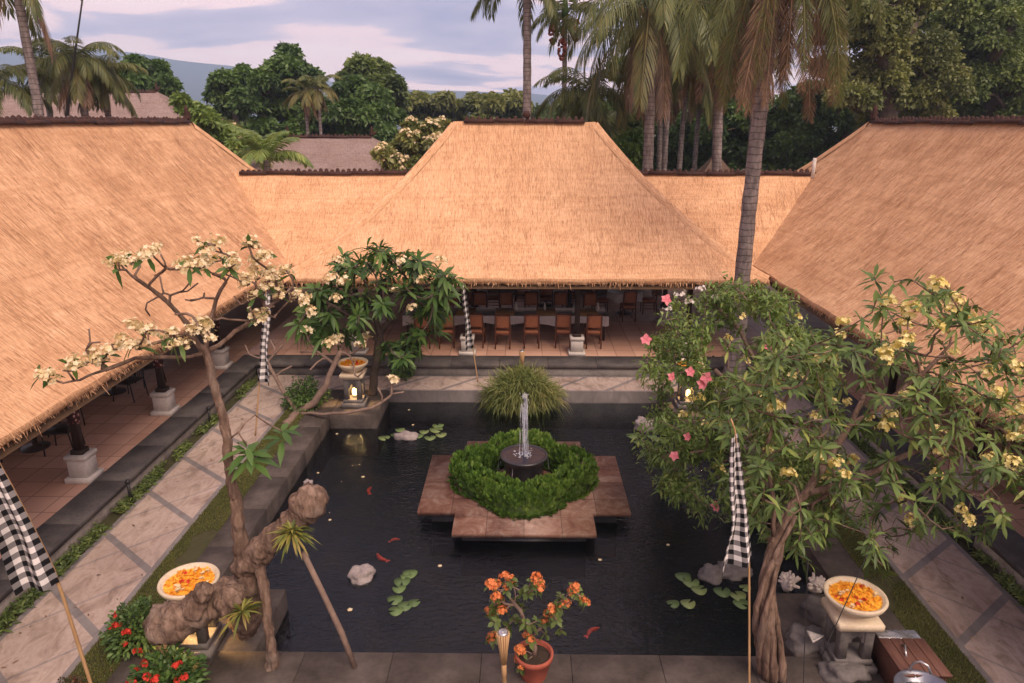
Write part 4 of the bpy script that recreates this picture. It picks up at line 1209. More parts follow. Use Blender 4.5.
# ================================================================== yellow flowered tree, near right
base = Vector((P(772, 683, 6.9).x, 6.9, 0.0))
fy = thing('frangipani_tree', 'big leafy frangipani with yellow flower clusters on rope like stems, nearest on the right', 'tree', base)
main = [base] + seq((768, 640, 6.9), (765, 605, 6.95), (768, 570, 7.05), (775, 540, 7.2), (793, 505, 7.35), (828, 462, 7.6), (850, 425, 7.8), (868, 390, 8.0), (880, 358, 8.2))
ch = [main, seq((803, 500, 7.35), (845, 482, 7.4), (890, 462, 7.5), (935, 445, 7.6), (975, 432, 7.7)),
      seq((850, 425, 7.8), (890, 400, 7.9), (925, 372, 8.0), (950, 345, 8.1)), seq((782, 535, 7.2), (772, 490, 7.3), (765, 455, 7.4), (775, 420, 7.6)),
      seq((828, 462, 7.6), (818, 420, 8.0), (822, 385, 8.3), (835, 350, 8.5)), seq((890, 462, 7.5), (905, 495, 7.2), (930, 520, 7.0))]
flY = [(908, 319), (839, 331), (932, 314), (949, 310), (972, 332), (902, 347), (889, 361), (949, 359), (1007, 374), (991, 398), (970, 404), (900, 402), (816, 366), (865, 426), (812, 424), (884, 421), (932, 437), (1009, 445), (766, 456), (814, 462), (820, 486), (931, 480), (899, 503), (1007, 421), (850, 466), (773, 415), (800, 385), (826, 362), (955, 515), (1012, 470), (895, 355), (940, 440), (822, 480), (880, 365), (965, 325)]
def near_pts(lst, lo, hi): return [P(x, y, random.uniform(lo, hi)) for x, y in lst]
flY = flY + [(x + random.uniform(-30, 30), y + random.uniform(-26, 26)) for x, y in flY if random.random() < .75]
tY = near_pts(flY, 6.9, 8.4); nfl = len(tY)
extra = []
while len(extra) < 380:
    x = random.uniform(715, 1075); y = random.uniform(275, 585)
    q = ((x - 890) / 185) ** 2 + ((y - 425) / 150) ** 2
    if q > 1.0: continue
    if y < 350 and random.random() < .3: continue
    if x < 880 and mnoise.noise((x*.022, y*.022, 3.3)) < -.32: continue
    if x > 900 and y > 535: continue
    if y < 330 and x < 860: continue
    extra.append((x, y))
extra += [(795, 525), (812, 535), (788, 545), (830, 525), (808, 560), (770, 540), (845, 515), (776, 555)] + [(random.uniform(755, 850), random.uniform(455, 540)) for _ in range(24)] + [(random.uniform(725, 850), random.uniform(330, 450)) for _ in range(34)]
tE = near_pts(extra, 6.8, 9.0)
g = grow(ch, tY + tE, .0072, .37, (.095, .085, .08, .07, .058, .05, .045, .04, .035, .03), start=22, curl=.3, seg=.13)
m = MB(); branch_mesh(m, g, 14, .3, 8)
for k in range(7):                                        # rope-like stems twisted round the trunk
    pts = []; ph = k * .9; wr = random.uniform(.08, .15); om = random.uniform(.5, 1.1)
    for i, p in enumerate(main[:5]):
        for s in range(4):
            f = s / 4; q = main[i].lerp(main[i+1], f); t_ = i + f
            pts.append(q + Vector((math.cos(ph + t_ * om), math.sin(ph + t_ * om), 0)) * (wr - .012 * t_))
    m.tube(pts, [random.uniform(.85, 1.15) * (.046 - .0010 * i) for i in range(len(pts))], 10, True, .4, nscale=10)
m.build('trunk', M['bark_gnarled'], fy, True)
me_y = [flower_cluster(M['fl_yellow'], .12, 28, .042, s) for s in range(4)]
m = MB()
flset = [tuple(round(c, 4) for c in p) for p in tY]
for tp, d, i in g[5]:
    isf = tuple(round(c, 4) for c in tp) in flset
    dd = (d * .8 + Vector((0, -.15, .6))).normalized()
    rosette(m, tp, dd, random.randint(5, 9) if isf else random.randint(6, 12), random.uniform(.16, .25), random.uniform(.038, .055), (-.4, 1.0), random.uniform(.1, .6))
    if isf: put(random.choice(me_y), 'flower_cluster', fy, tp + Vector((0, -.06, .10)), random.uniform(.5, 1.0), tilt=.6)
m.build('leaves', M['lf_plum_right'], fy)

# ================================================================== pink flowered shrub leaning over the pond
base = Vector((4.72, 10.9, 0.0))
fp = thing('flowering_shrub', 'arching light green shrub with pink trumpet flowers, leaning over the right side of the pond', 'shrub', base)
ch = [[base, base + Vector((-.1, 0, .6)), P(765, 430, 10.9), P(740, 395, 10.9), P(715, 370, 10.8)], [P(765, 430, 10.9), P(740, 440, 10.7), P(705, 450, 10.6), P(680, 465, 10.5)],
      [P(765, 430, 10.9), P(760, 370, 11.2), P(740, 330, 11.4), P(715, 305, 11.5)], [P(740, 395, 10.9), P(700, 375, 10.9), P(665, 360, 10.9)]]
tp_ = []
while len(tp_) < 360:
    x = random.uniform(640, 835); y = random.uniform(283, 528)
    if ((x - 735) / 106) ** 2 + ((y - 403) / 122) ** 2 > 1: continue
    if x < 690 and 385 < y < 410 and random.random() < .7: continue
    if x < 690 and y > 495: continue
    if mnoise.noise((x*.013, y*.035, 8.1)) < -.26: continue
    tp_.append(P(x, y, random.uniform(9.6, 12.4)))
g = grow(ch, tp_, .006, .5, (.06, .05, .045, .04), start=5, curl=.1, seg=.15)
m = MB(); branch_mesh(m, g, 6, .1, 6); m.build('trunk', M['twig'], fp, True)
m = MB()
pos, par = g[0], g[1]
for tp, d, i in g[5]:
    k = i; stem = []
    while k > 0 and len(stem) < 5: stem.append(k); k = par[k]
    n = 60
    O = np.array([pos[random.choice(stem)] for _ in range(n)]) + rng.normal(size=(n, 3)) * .07
    D = rdir(n) + np.array([d.x, d.y, d.z]) * .4; Nn = rdir(n) * .5 + np.array([0, 0, 1.0])
    m.leaves(O, D, Nn, rng.uniform(.07, .15, n), rng.uniform(.03, .05, n), .3, .2, simple=True, rnd=np.clip(rng.normal(.45, .2, n) + random.uniform(-.18, .22), 0, 1))
m.build('leaves', M['lf_light'], fp)
def trumpet(mat, r):
    mb = MB()
    az = np.arange(5) * 2*np.pi/5
    D = np.stack([np.cos(az), np.sin(az), np.full(5, .35)], 1)
    mb.leaves(np.zeros((5, 3)), D, np.tile([0, 0, 1.0], (5, 1)), r, r * .8, [.5, -.1, .35, .1, .6], .45, rnd=[.2, .6, .9, .4, .75])
    mb.leaves([[0, 0, 0]], [[0, .1, 1]], [[1, 0, 0]], r * .6, r * .12, 0, .1, simple=True, rnd=.05)
    me = mb.mesh('flower'); me.materials.append(mat); return me
me_p = trumpet(M['fl_pink'], .085)
for x, y in ((706, 378), (767, 349), (646, 340), (671, 377), (687, 437), (674, 456), (666, 300), (715, 507), (690, 372), (702, 384)):
    f = put(me_p, 'flower', fp, P(x, y, 9.55), random.uniform(.8, 1.2)); f.rotation_euler = (random.uniform(.7, 1.2), random.uniform(-.4, .4), random.uniform(-.5, .5))
me_s = flower_cluster(M['fl_yellow'], .09, 8, .05, 9)
for x, y in ((683, 417), (758, 395), (790, 345), (728, 340), (700, 400), (745, 362), (776, 385), (735, 500), (720, 470), (752, 480), (690, 400), (705, 425), (798, 318), (742, 318)):
    put(me_s, 'flower_cluster', fp, P(x, y, 9.7), random.uniform(.7, 1.1))
me_w = flower_cluster(M['fl_white'], .10, 7, .04, 5)
for x, y in ((680, 296), (668, 310), (700, 290), (690, 303), (715, 298), (730, 292)): put(me_w, 'flower_cluster', fp, P(x, y, 11.2), random.uniform(.7, 1.1))

# ================================================================== low planting
def shrub(label, c, r, n, Lf, lmat, fmat=None, nf=0, fr=.06, zs=.8, name='shrub'):
    c = Vector(c); o = thing(name, label, 'shrub', (c.x, c.y, 0.0))
    mb = MB(); d = rdir(n); d[:, 2] = np.abs(d[:, 2])
    lump = np.array([mnoise.noise((q[0]*2.5 + c.x, q[1]*2.5, q[2]*2.5)) for q in d])
    O = np.array([c.x, c.y, .05]) + d * (r * (rng.random(n) ** .4) * (1 + .4 * lump))[:, None] * np.array([1, 1, zs * 1.5])
    mb.leaves(O, d + rdir(n) * .7, d + rdir(n) * .5 + [0, 0, .6], Lf * rng.uniform(.6, 1.2, n), Lf * .42, .25, .25, simple=False)
    mb.build('leaves', lmat, o)
    st = MB()
    for k in range(7):
        q = Vector(rdir(1)[0]); q.z = abs(q.z) + .4
        st.tube([(c.x, c.y, -.02), (c.x + q.x*r*.35, c.y + q.y*r*.35, r*.5), (c.x + q.x*r*.7, c.y + q.y*r*.7, r*zs)], [.012, .009, .004], 5)
    st.build('stem', M['bark_dark'], o)
    if fmat:
        me = [flower_cluster(fmat, fr, 16, fr * .5, s) for s in range(2)]
        for k in range(nf):
            q = Vector(rdir(1)[0]); q.z = abs(q.z); q.y = -abs(q.y) if random.random() < .7 else q.y
            put(random.choice(me), 'flower_cluster', o, (c.x + q.x*r*1.02, c.y + q.y*r*1.02, .05 + q.z*r*zs*1.5), random.uniform(.7, 1.2), tilt=.6)
    return o
q = P(165, 672, 6.55); shrub('low shrub dotted with bright red flower heads at the foot of the gnarled tree', (q.x, 6.55, 0), .40, 1500, .10, M['lf_plum'], M['fl_red'], 13, .055)
q = P(133, 618, 7.4); shrub('dark green shrub with a few dull red flowers beside the left path', (q.x, 7.4, 0), .34, 1300, .09, M['lf_dark'], M['fl_red'], 7, .05, 1.0)
q = P(64, 680, 6.4); shrub('small reddish leaved shrub at the corner by the left path', (q.x + .02, 6.4, 0), .22, 700, .06, M['lf_redtip'], M['fl_red'], 4, .03)
q = G(305, 405, 0.0); shrub('rounded dark green bush left of the lit corner lantern', (q.x, q.y, 0), .50, 2200, .085, M['lf_dark'], None, 0, .05, .75)
q = G(405, 372, 0.0); shrub('small leafy bush at the back path below the leafy frangipani', (q.x, 17.2, 0), .28, 500, .09, M['lf_plum'], None, 0, .05, .7)

# arching grass clump at the back edge of the pond
gt = thing('grass_clump', 'arching clump of yellow green reed grass at the back edge behind the fountain jet', 'plant', (.03, 16.1, -.3))
m = MB(); n = 7500
d = rdir(n); rr = rng.random(n) ** .45
lump = np.array([mnoise.noise((q[0]*2.4, q[1]*2.4, q[2]*2.4)) for q in d])
O = np.array([.03, 15.95, .22]) + d * (rr * (1 + .45 * lump))[:, None] * np.array([.80, .38, .42])
O[:, 2] -= .25 * np.abs(O[:, 0] - .03)
D = rdir(n) * .75 + d * .5; D[:, 2] += .55
m.leaves(O, D, rdir(n) + [0, 0, .4], rng.uniform(.16, .50, n), rng.uniform(.012, .024, n), rng.uniform(.1, 1.1, n), .3, rnd=np.clip(.5 * rng.random(n) + .3 + .5 * lump, 0, 1))
st = MB()
for k in range(60):
    q = Vector(O[random.randrange(n)]); st.tube([(.03 + (q.x-.03)*.3, 15.95, -.3), (.03 + (q.x-.03)*.7, (q.y+15.95)/2, (q.z-.3)*.5), q], [.012, .009, .004], 5)
st.build('stems', M['lf_reed'], gt)
m.build('blades', M['lf_reed'], gt)
m = MB(); m.ball((.03, 15.95, -.25), .42, 12, .3, (1.3, .7, .6)); m.build('root_mat', M['soil'], gt)

# planting strips along the decks (ground cover)
def border(x0, x1, y0, y1, n):
    m = MB()
    O = np.stack([rng.uniform(x0, x1, n), rng.uniform(y0, y1, n), rng.uniform(0, .06, n)], 1)
    keep = np.array([mnoise.noise((p[0]*2, p[1]*1.7, 5)) for p in O]) > -.22
    O = O[keep]; k = len(O)
    d = rdir(k); d[:, 2] = np.abs(d[:, 2]) + .35
    m.leaves(O, d, rdir(k) * .6 + [0, 0, .5], rng.uniform(.06, .17, k), rng.uniform(.018, .04, k), .5, .25)
    kind(m.build('border_plants', M['lf_mid']), 'stuff')
border(-6.88, -6.66, 4.5, 17.2, 5200)
border(6.84, 7.03, 4.5, 17.2, 5200)

# ================================================================== palms
cz = CAM_Z
def top_at(px, py, D): return P(px, py, D)
def gpt(px, D): 
    q = P(px, 122, D); return Vector((q.x, D, -.03))
# tall palm in front of the right link roof
b = G(738, 372, 0); b = Vector((P(735, 372, 16.85).x, 16.85, -.03))
palm('tall leaning palm in front of the right link roof with a shaggy hanging crown', b, top_at(790, -102, 16.4), .21, .135, 4.0,
     [(8, R(60), R(105), .7, LP), (5, R(-20), R(66), .9, LP), (7, R(-55), R(34), .9, LP), (5, R(-60), R(28), .9, LY), (9, R(-62), R(24), .9, LD), (9, R(-74), R(14), .9, LD)], -.12, leaf=.45, w=.014, n=230, brush=True)
cg = 'coconut palms behind the right link roof'
palm('broad coconut palm with drooping yellow green fronds right of the central roof', gpt(650, 27), top_at(651, 2, 27), .24, .16, 4.4,
     [(6, R(55), R(85), .5, LP), (10, R(20), R(100), .75, LP), (9, R(-10), R(85), .9, LP), (5, R(-40), R(45), .9, LY), (3, R(-65), R(20), .9, LD)], .1, cg, .7, .04, nuts=6, n=62)
palm('coconut palm with a brown shaggy skirt of dead fronds, left of the tall leaning palm', gpt(727, 28), top_at(722, -6, 28), .22, .15, 3.5,
     [(7, R(50), R(95), .6, LP), (4, R(-30), R(58), .9, LP), (12, R(-58), R(30), .9, LP), (14, R(-70), R(16), .9, LD)], 0, cg, .5, .022, n=140, brush=True)
palm('straight coconut palm rising behind the ridge of the central roof', gpt(525, 28), top_at(527, -36, 28), .20, .14, 2.7,
     [(7, R(45), R(90), .5, LP), (7, R(5), R(95), .7, LP), (4, R(-25), R(50), .9, LP)], .05, cg, .5, .04)
ft = top_at(565, 14, 32)
fo = palm('thin foxtail palm with hanging red fruit bunches right of the straight palm', gpt(562, 32), ft, .13, .10, 1.9,
     [(5, R(60), R(80), .4, LP), (6, R(25), R(95), .5, LP), (3, R(-5), R(70), .6, LP)], .06, cg, .45, .05, name='foxtail_palm', crownshaft=M['lf_hedge'], n=34)
for x, y in ((553, 33), (576, 31), (562, 49)):
    c = P(x, y, 31.8); mb = MB()
    for _ in range(70):
        d = rdir(1)[0]; mb.ball((c.x + d[0]*.16, c.y + d[1]*.16, c.z + d[2]*.42), .055, 6)
    mb.tube([ft + Vector((0, 0, -.2)), ft.lerp(c, .6) + Vector((0, 0, .2)), c + Vector((0, 0, .4))], .02, 5)
    mb.build('fruit_bunch', M['fruit_red'], fo)
for lab, px, ty, D, Lr, sp in (
    ('slim palm trunk with a crown hidden high between the broad palm and the skirted palm', 676, 20, 33, 3.2, 0),
    ('dusky coconut palm close behind the broad palm, its crown low', 664, 45, 35, 3.4, 1),
    ('grey thin palm crossing behind the broad palm to the right', 690, 60, 36, 3.0, 0),
    ('palm with dry fronds in the gap left of the tall leaning palm', 758, 15, 36, 3.6, 2),
    ('pale slender palm farthest back beneath the brown skirt', 703, 66, 40, 3.0, 1),
    ('dark low palm with stiff fronds behind the right end of the central roof', 588, 88, 30, 2.5, 0),
    ('short bushy palm beside the round bright bush', 606, 122, 34, 2.4, 1)):
    specs = {0: [(8, R(45), R(85), .5, LP), (10, R(5), R(85), .7, LP), (4, R(-45), R(40), .8, LP)],
             1: [(8, R(40), R(85), .6, LP), (10, R(-10), R(75), .8, LP), (5, R(-60), R(22), .9, LD)],
             2: [(7, R(35), R(85), .6, LP), (8, R(-20), R(60), .9, LY), (9, R(-64), R(20), .9, LD)]}[sp]
    palm(lab, gpt(px + random.uniform(-8, 8), D), top_at(px, ty, D), .15, .11, Lr, specs, random.uniform(-.2, .2), cg, .6, .05)
lg = 'palms behind the left roof'
palm('pale palm trunk at the far left edge with fronds hanging beside it', gpt(33, 24), top_at(9, -50, 24), .17, .13, 2.7,
     [(6, R(40), R(90), .6, LP), (5, R(0), R(90), .8, LP), (2, R(-35), R(45), .9, LP), (2, R(-62), R(22), .9, LD)], .1, lg, .5, .04)
palm('shaggy palm with a rounded drooping crown, tallest of the clump left of the antenna', gpt(84, 27), top_at(76, 58, 27), .17, .12, 1.9,
     [(8, R(60), R(110), .5, LP), (10, R(25), R(120), .7, LP), (8, R(-15), R(70), .9, LY), (4, R(-55), R(25), .9, LD)], 0, lg, .42, .035)
palm('drooping palm leaning right of the shaggy palm before the grey hut', gpt(104, 28), top_at(103, 76, 28), .15, .11, 1.7,
     [(7, R(60), R(110), .5, LP), (9, R(15), R(110), .8, LP), (8, R(-30), R(50), .9, LY)], 0, lg, .42, .035)
palm('bluish dark palm between the pale trunk and the shaggy palm', gpt(46, 30), top_at(42, 62, 30), .15, .11, 1.8,
     [(9, R(55), R(95), .45, LP), (9, R(10), R(95), .6, LP), (5, R(-35), R(45), .8, LP)], 0, lg, .5, .04)
palm('low palm with long fronds at the far left border', gpt(-4, 25), top_at(-10, 82, 25), .15, .11, 2.2,
     [(8, R(50), R(95), .5, LP), (9, R(5), R(85), .7, LP)], 0, lg, .5, .04)
palm('low feathery palm peeking over the left link roof', gpt(268, 25), top_at(266, 160, 25), .12, .10, 1.7,
     [(9, R(70), R(80), .4, M['lf_light']), (8, R(35), R(95), .5, M['lf_light'])], 0, None, .4, .04)
for lab, px, ty in (('left one of two small fan palms standing against the dark round trees', 305, 92), ('right one of two small fan palms standing against the dark round trees', 318, 88)):
    palm(lab, gpt(px, 34.5), top_at(px, ty, 34.5), .10, .07, 1.3, [(7, R(55), R(95), .5, LP), (7, R(0), R(80), .7, LY), (4, R(-60), R(22), .9, LD)], 0, 'two small fan palms', .3, .04, n=24)

# ================================================================== background trees
def bt(name, label, cat, spec, D, n, Lf, lmat, rz=None, tr=.25, flowers=None, dd=1.5, group=None, nclump=None):
    """spec: list of (px, py, radius px) clumps"""
    cl = []
    for px, py, rp in spec:
        y = D + random.uniform(-dd, dd); c = P(px, py, y); r_ = rp / FPX * (y * .95 + .5)
        cl.append((c.x, y, c.z, r_))
        for _ in range(4):
            d = rdir(1)[0]; cl.append((c.x + d[0]*r_*.75, y + d[1]*r_*.9, c.z + d[2]*r_*.65, r_ * random.uniform(.4, .62)))
    bx = sum(c[0] for c in cl) / len(cl)
    return tree(name, label, cat, (bx, D, -.03), cl, n, Lf, Lf * .6, lmat, None, tr, group, flowers)
gl_ = 'trees behind the left link roof'
bt('broadleaf_tree', 'dark dense tree with a rounded crown left of the two fan palms', 'tree', [(285, 70, 18), (265, 85, 16), (305, 80, 17), (250, 105, 17), (285, 108, 24), (318, 115, 18), (262, 130, 16), (300, 135, 18), (290, 55, 10)], 44, 34000, .34, M['lf_dark'], group=gl_)
bt('broadleaf_tree', 'dark round tree with a deep shaded crown right of the two fan palms', 'tree', [(352, 92, 17), (372, 100, 17), (345, 115, 16), (370, 122, 20), (390, 118, 12), (338, 130, 14), (360, 138, 16), (385, 138, 14)], 42, 30000, .32, M['lf_dark'], group=gl_)
bt('broadleaf_tree', 'taller airy olive tree rising behind the dark round trees', 'tree', [(360, 66, 12), (378, 72, 13), (392, 86, 10), (370, 86, 14), (350, 78, 10), (398, 100, 9)], 50, 16000, .36, M['lf_mid'], group=gl_)
bt('layered_tree', 'layered flat topped tree behind the grey hut far left', 'tree', [(135, 66, 10), (155, 72, 11), (120, 76, 10), (168, 84, 8), (140, 86, 12), (165, 96, 8), (112, 92, 9), (150, 98, 8)], 46, 11000, .42, M['lf_dark'])
bt('layered_tree', 'spreading tiered tree at the left flank of the dark dense tree', 'tree', [(225, 80, 10), (238, 92, 12), (218, 96, 10), (232, 108, 12), (245, 76, 9)], 48, 11000, .40, M['lf_dark'])
bt('green_shrub', 'bright leafy bush tumbling over the end of the left roof ridge', 'shrub', [(190, 108, 9), (205, 120, 12), (222, 135, 12), (180, 100, 7), (238, 148, 9), (198, 138, 12), (215, 152, 10)], 27.5, 7000, .22, M['lf_light'], tr=.1, dd=.7)
bt('flowering_shrub', 'pale flowering bush above the left end of the link roof', 'shrub', [(228, 128, 9), (240, 138, 9), (252, 150, 8), (235, 150, 9), (222, 142, 8)], 30, 3500, .22, M['lf_olive'], tr=.1, flowers=(M['fl_cream'], 26, .14), dd=.6)
bt('flowering_shrub', 'cream blossoming frangipani thicket left of the central roof ridge', 'shrub', [(400, 150, 12), (415, 140, 12), (430, 132, 11), (442, 128, 9), (395, 165, 12), (420, 158, 12), (436, 145, 9), (385, 155, 10), (412, 128, 8)], 28.5, 6500, .24, M['lf_olive'], tr=.12, flowers=(M['fl_cream'], 80, .15), dd=.8)
for lab, px in (('far bamboo stand nearest the dark trees', 418), ('far bamboo stand in the middle of the distant row', 448), ('far bamboo stand at the right end of the distant row', 482), ('far bamboo stand just left of the straight palm', 508)):
    bt('bamboo_stand', lab, 'tree', [(px + random.uniform(-14, 14), random.uniform(100, 112), random.uniform(7, 10)) for _ in range(9)] + [(px, 122, 14)], 66, 9000, .5, M['lf_olive'], group='distant bamboo row', tr=.15, dd=3)
gr = 'large trees behind the right roof'
bt('broadleaf_tree', 'large tree with yellowish leaf clumps right behind the right roof ridge start', 'tree', [(880, 30, 30), (910, 60, 30), (870, 75, 28), (900, 100, 26), (935, 85, 26), (860, 0, 26), (905, 0, 28), (880, 112, 24), (920, 112, 22), (850, 100, 22)], 34, 70000, .20, M['lf_olive'], tr=.4, group=gr, dd=2)
bt('broadleaf_tree', 'large dark green tree at the right border above the roof', 'tree', [(985, 40, 32), (1020, 70, 32), (965, 80, 28), (1000, 105, 26), (1040, 30, 32), (960, 20, 24), (1050, 100, 30), (985, 0, 26), (950, 112, 24), (985, 118, 22), (1025, 115, 24), (1000, 75, 28)], 38, 70000, .21, M['lf_mid'], tr=.4, group=gr, dd=2)
bt('broadleaf_tree', 'deep green tree filling the gap between the tall palm and the right roof', 'tree', [(815, 105, 22), (840, 120, 20), (800, 135, 20), (825, 145, 18), (845, 90, 20), (785, 150, 16), (860, 135, 16), (830, 70, 16)], 40, 40000, .24, M['lf_dark'], tr=.3, group=gr, dd=2)
bt('broadleaf_tree', 'tall pale green tree whose top leaves the picture above the right roof', 'tree', [(930, -30, 34), (860, -20, 30), (850, 20, 28), (940, 20, 32), (1010, 20, 34), (990, 60, 30), (975, -45, 34), (890, -45, 30), (1020, -30, 32), (950, -70, 34)], 42, 26000, .34, M['lf_olive'], tr=.4, group=gr, dd=2)
gu = 'undergrowth behind the palm trunks'
bt('round_bush', 'bright round bush at the foot of the palms beside the central roof', 'shrub', [(630, 142, 13), (622, 150, 10), (640, 152, 10), (632, 160, 12)], 29, 3500, .2, M['lf_hedge'], tr=.08, dd=.4)
for lab, px, D in (('dense dark thicket behind the short bushy palm', 610, 43), ('dense dark thicket between the broad palm and the thin trunks', 670, 45), ('dense dark thicket behind the small cone roofed hut', 725, 44), ('dense dark thicket right of the cone roofed hut', 772, 42), ('tall dusky thicket far behind the thin trunks', 690, 52), ('tall dusky thicket far behind the broad palm', 635, 53), ('tall dusky thicket far behind the tall leaning palm', 748, 50), ('low dark thicket behind the right link roof ridge end', 806, 47), ('low dark thicket between the thin palm trunks', 700, 46)):
    bt('thicket', lab, 'shrub', [(px + random.uniform(-28, 28), random.uniform(98 if D < 45.5 else 60 if D > 48 else 135, 168), random.uniform(12, 18)) for _ in range(9)], D, 14000, .34, M['lf_dark'], group=gu, tr=.12, dd=2)
# trees beyond, closing the view at ground level
for lab, px, D, top in (('distant tree line clump far left beyond the hut', 60, 75, 96), ('distant tree line clump left of the dark trees', 200, 80, 112), ('distant tree line clump behind the central ridge', 560, 80, 110)):
    bt('broadleaf_tree', lab, 'tree', [(px + random.uniform(-50, 50), random.uniform(top, 128), random.uniform(9, 13)) for _ in range(12)], D, 6000, .8, M['lf_mid'], tr=.3, dd=3)

m = MB(); n = 190
O = np.stack([rng.choice([-1, 1], n) * rng.uniform(4.6, 7.3, n), rng.uniform(5.8, 17.0, n), np.zeros(n)], 1)
O[:, 2] = np.where(np.abs(O[:, 0]) > 6.95, FZ + .012, np.where(np.abs(O[:, 0]) < 5.0, .028, .012))
a_ = rng.uniform(0, 6.28, n)
m.leaves(O, np.stack([np.cos(a_), np.sin(a_), rng.uniform(0, .15, n)], 1), np.tile([0, 0, 1.0], (n, 1)), rng.uniform(.03, .09, n), rng.uniform(.012, .028, n), 0, .3)
kind(m.build('leaf_litter', M['lf_palm_dead']), 'stuff')

# ================================================================== fountain island
FX, FD = .06, 11.77
isl = thing('stone_island', 'cross shaped reddish stone platform standing in the middle of the pond', 'platform', (FX, FD, WZ))
def cross(a, b, w):                       # half length a in depth, half width b across, arm half width w / c
    c = 1.08
    return [(FX-w, FD-a), (FX+w, FD-a), (FX+w, FD-c), (FX+b, FD-c), (FX+b, FD+c), (FX+w, FD+c), (FX+w, FD+a), (FX-w, FD+a), (FX-w, FD+c), (FX-b, FD+c), (FX-b, FD-c), (FX-w, FD-c)]
m = MB(); m.prism(cross(1.74, 1.82, 1.17), -.125, -.05); m.build('slab', M['red_stone'], isl)
m = MB(); m.prism([(FX + (x-FX)*.88, FD + (y-FD)*.88) for x, y in cross(1.74, 1.82, 1.17)], -1.0, -.136); m.build('base', M['basin_stone'], isl)  # shadow under the slab put into the colour: near-black base

fo = thing('fountain', 'round black stone fountain bowl with a white water jet, ringed by the clipped hedge', 'fountain', (FX, FD, -.05))
m = MB(); m.lathe([(0, -.049), (.34, -.049), (.36, .0), (.36, .36), (.38, .41), (.43, .455), (.445, .49), (.43, .515), (.40, .51), (.385, .485), (0, .475)], (FX, FD, 0), 40)
m.build('bowl', M['basin_stone'], fo, True)
m = MB(); V = [(FX, FD, .497)]
for i in range(1, 10):
    for k in range(48):
        r = .388 * i / 9; a = 2*math.pi*k/48
        V.append((FX + r*math.cos(a), FD + r*math.sin(a), .497 + .012*math.exp(-r*3) * math.sin(r*75) + .006*mnoise.noise((math.cos(a)*r*25, math.sin(a)*r*25, 0))))
F = [(1+(i)*48+k, 1+(i)*48+(k+1) % 48, 1+(i+1)*48+(k+1) % 48, 1+(i+1)*48+k) for i in range(8) for k in range(48)]
m.polys(V, F + [(0, 1+k, 1+(k+1) % 48) for k in range(48)]); m.build('water_surface', M['basin_water'], fo, True)
m = MB()
for k in range(9):                        # jet strands rise, spread and fall back
    az = random.random()*6.28; h = random.uniform(.85, 1.18); sp = random.uniform(.03, .10)
    pts = []; rr = []
    for i in range(15):
        f = i / 14; up = min(1, f*2)
        z = .5 + h * (1 - (2*f - 1)**2) if f > .5 else .5 + h * (1 - (1 - 2*f)**2)
        d = sp * f
        pts.append((FX + math.cos(az)*d + .006*math.sin(9*f + k), FD + math.sin(az)*d, z)); rr.append((.015 if f < .5 else .011) * (.7 + .6 * random.random()))
    m.tube(pts, rr, 7, True, .35, nscale=9)
m.ball((FX + .01, FD, 1.64), .055, 10, .4, (1, 1, 1.2))
for k in range(90):
    az = random.random()*6.28; z = random.uniform(.5, 1.72); r = abs(random.gauss(.03, .05)) + (.05 if z < .8 else 0)
    m.ball((FX + math.cos(az)*r, FD + math.sin(az)*r, z), random.uniform(.005, .014), 6)
for k in range(60):
    az = random.random()*6.28; r = random.uniform(.02, .22); m.ball((FX + math.cos(az)*r, FD + math.sin(az)*r, .505), random.uniform(.01, .03), 6, .3, (1, 1, .5))
kind(m.build('water_jet', M['jet'], fo, True), 'stuff')
m = MB()
for k in range(6):                       # water curtain spilling from the rim
    az = random.uniform(0, 6.28); r = .45
    pts = [(FX + math.cos(az)*(r + .02*i*.5), FD + math.sin(az)*(r + .02*i*.5), .50 - .09*i) for i in range(6)]
    m.tube(pts, [(.002 + .005*random.random()) for _ in pts], 5)
kind(m.build('spilling_water', M['jet'], fo, True), 'stuff')

# hedge ring: a lobed ring of clipped leaves
hg = thing('hedge', 'bright green clipped ring hedge with four lobes round the fountain bowl', 'hedge', (FX, FD, -.05))
def ringp(a): return .97 + .09 * math.cos(4*a)
m = MB(); core = MB(); n = 9500
a = rng.uniform(0, 2*np.pi, n); s = rng.uniform(-.15, 1.15, n) * np.pi
cr = .97 + .09*np.cos(4*a); notch = np.abs(np.sin(2*a))**10
lump = np.array([mnoise.noise((math.cos(x)*3.2, math.sin(x)*3.2, y*1.4)) for x, y in zip(a, s)])
tuft = np.array([mnoise.noise((math.cos(x)*9, math.sin(x)*9, y*3.2)) for x, y in zip(a, s)])
hw = .235 * (1 - .22*notch) * (1 + .14*lump + .22*tuft); hh = .40 * (1 - .22*notch) * (1 + .16*lump + .24*tuft)
cs, sn = np.cos(s), np.sin(s)
px_ = np.sign(cs)*np.abs(cs)**.42; pz_ = np.sign(sn)*np.abs(sn)**.42
rad = cr + hw*px_*.97; zz = -.05 + .02 + np.maximum(0, hh*pz_)
O = np.stack([FX + np.cos(a)*rad, FD + np.sin(a)*rad, zz], 1) - rng.random((n, 1))*.02
nr = np.stack([np.cos(a)*px_, np.sin(a)*px_, pz_ + .45], 1)
m.leaves(O, nr*.45 + rdir(n)*.45 + [0, 0, .75], nr + rdir(n)*.4, rng.uniform(.07, .15, n), rng.uniform(.045, .075, n), .1, .25, rnd=np.clip(.6*rng.random(n) + .28 + .3*tuft, 0, 1))
m.build('leaves', M['lf_hedge'], hg)
V = []
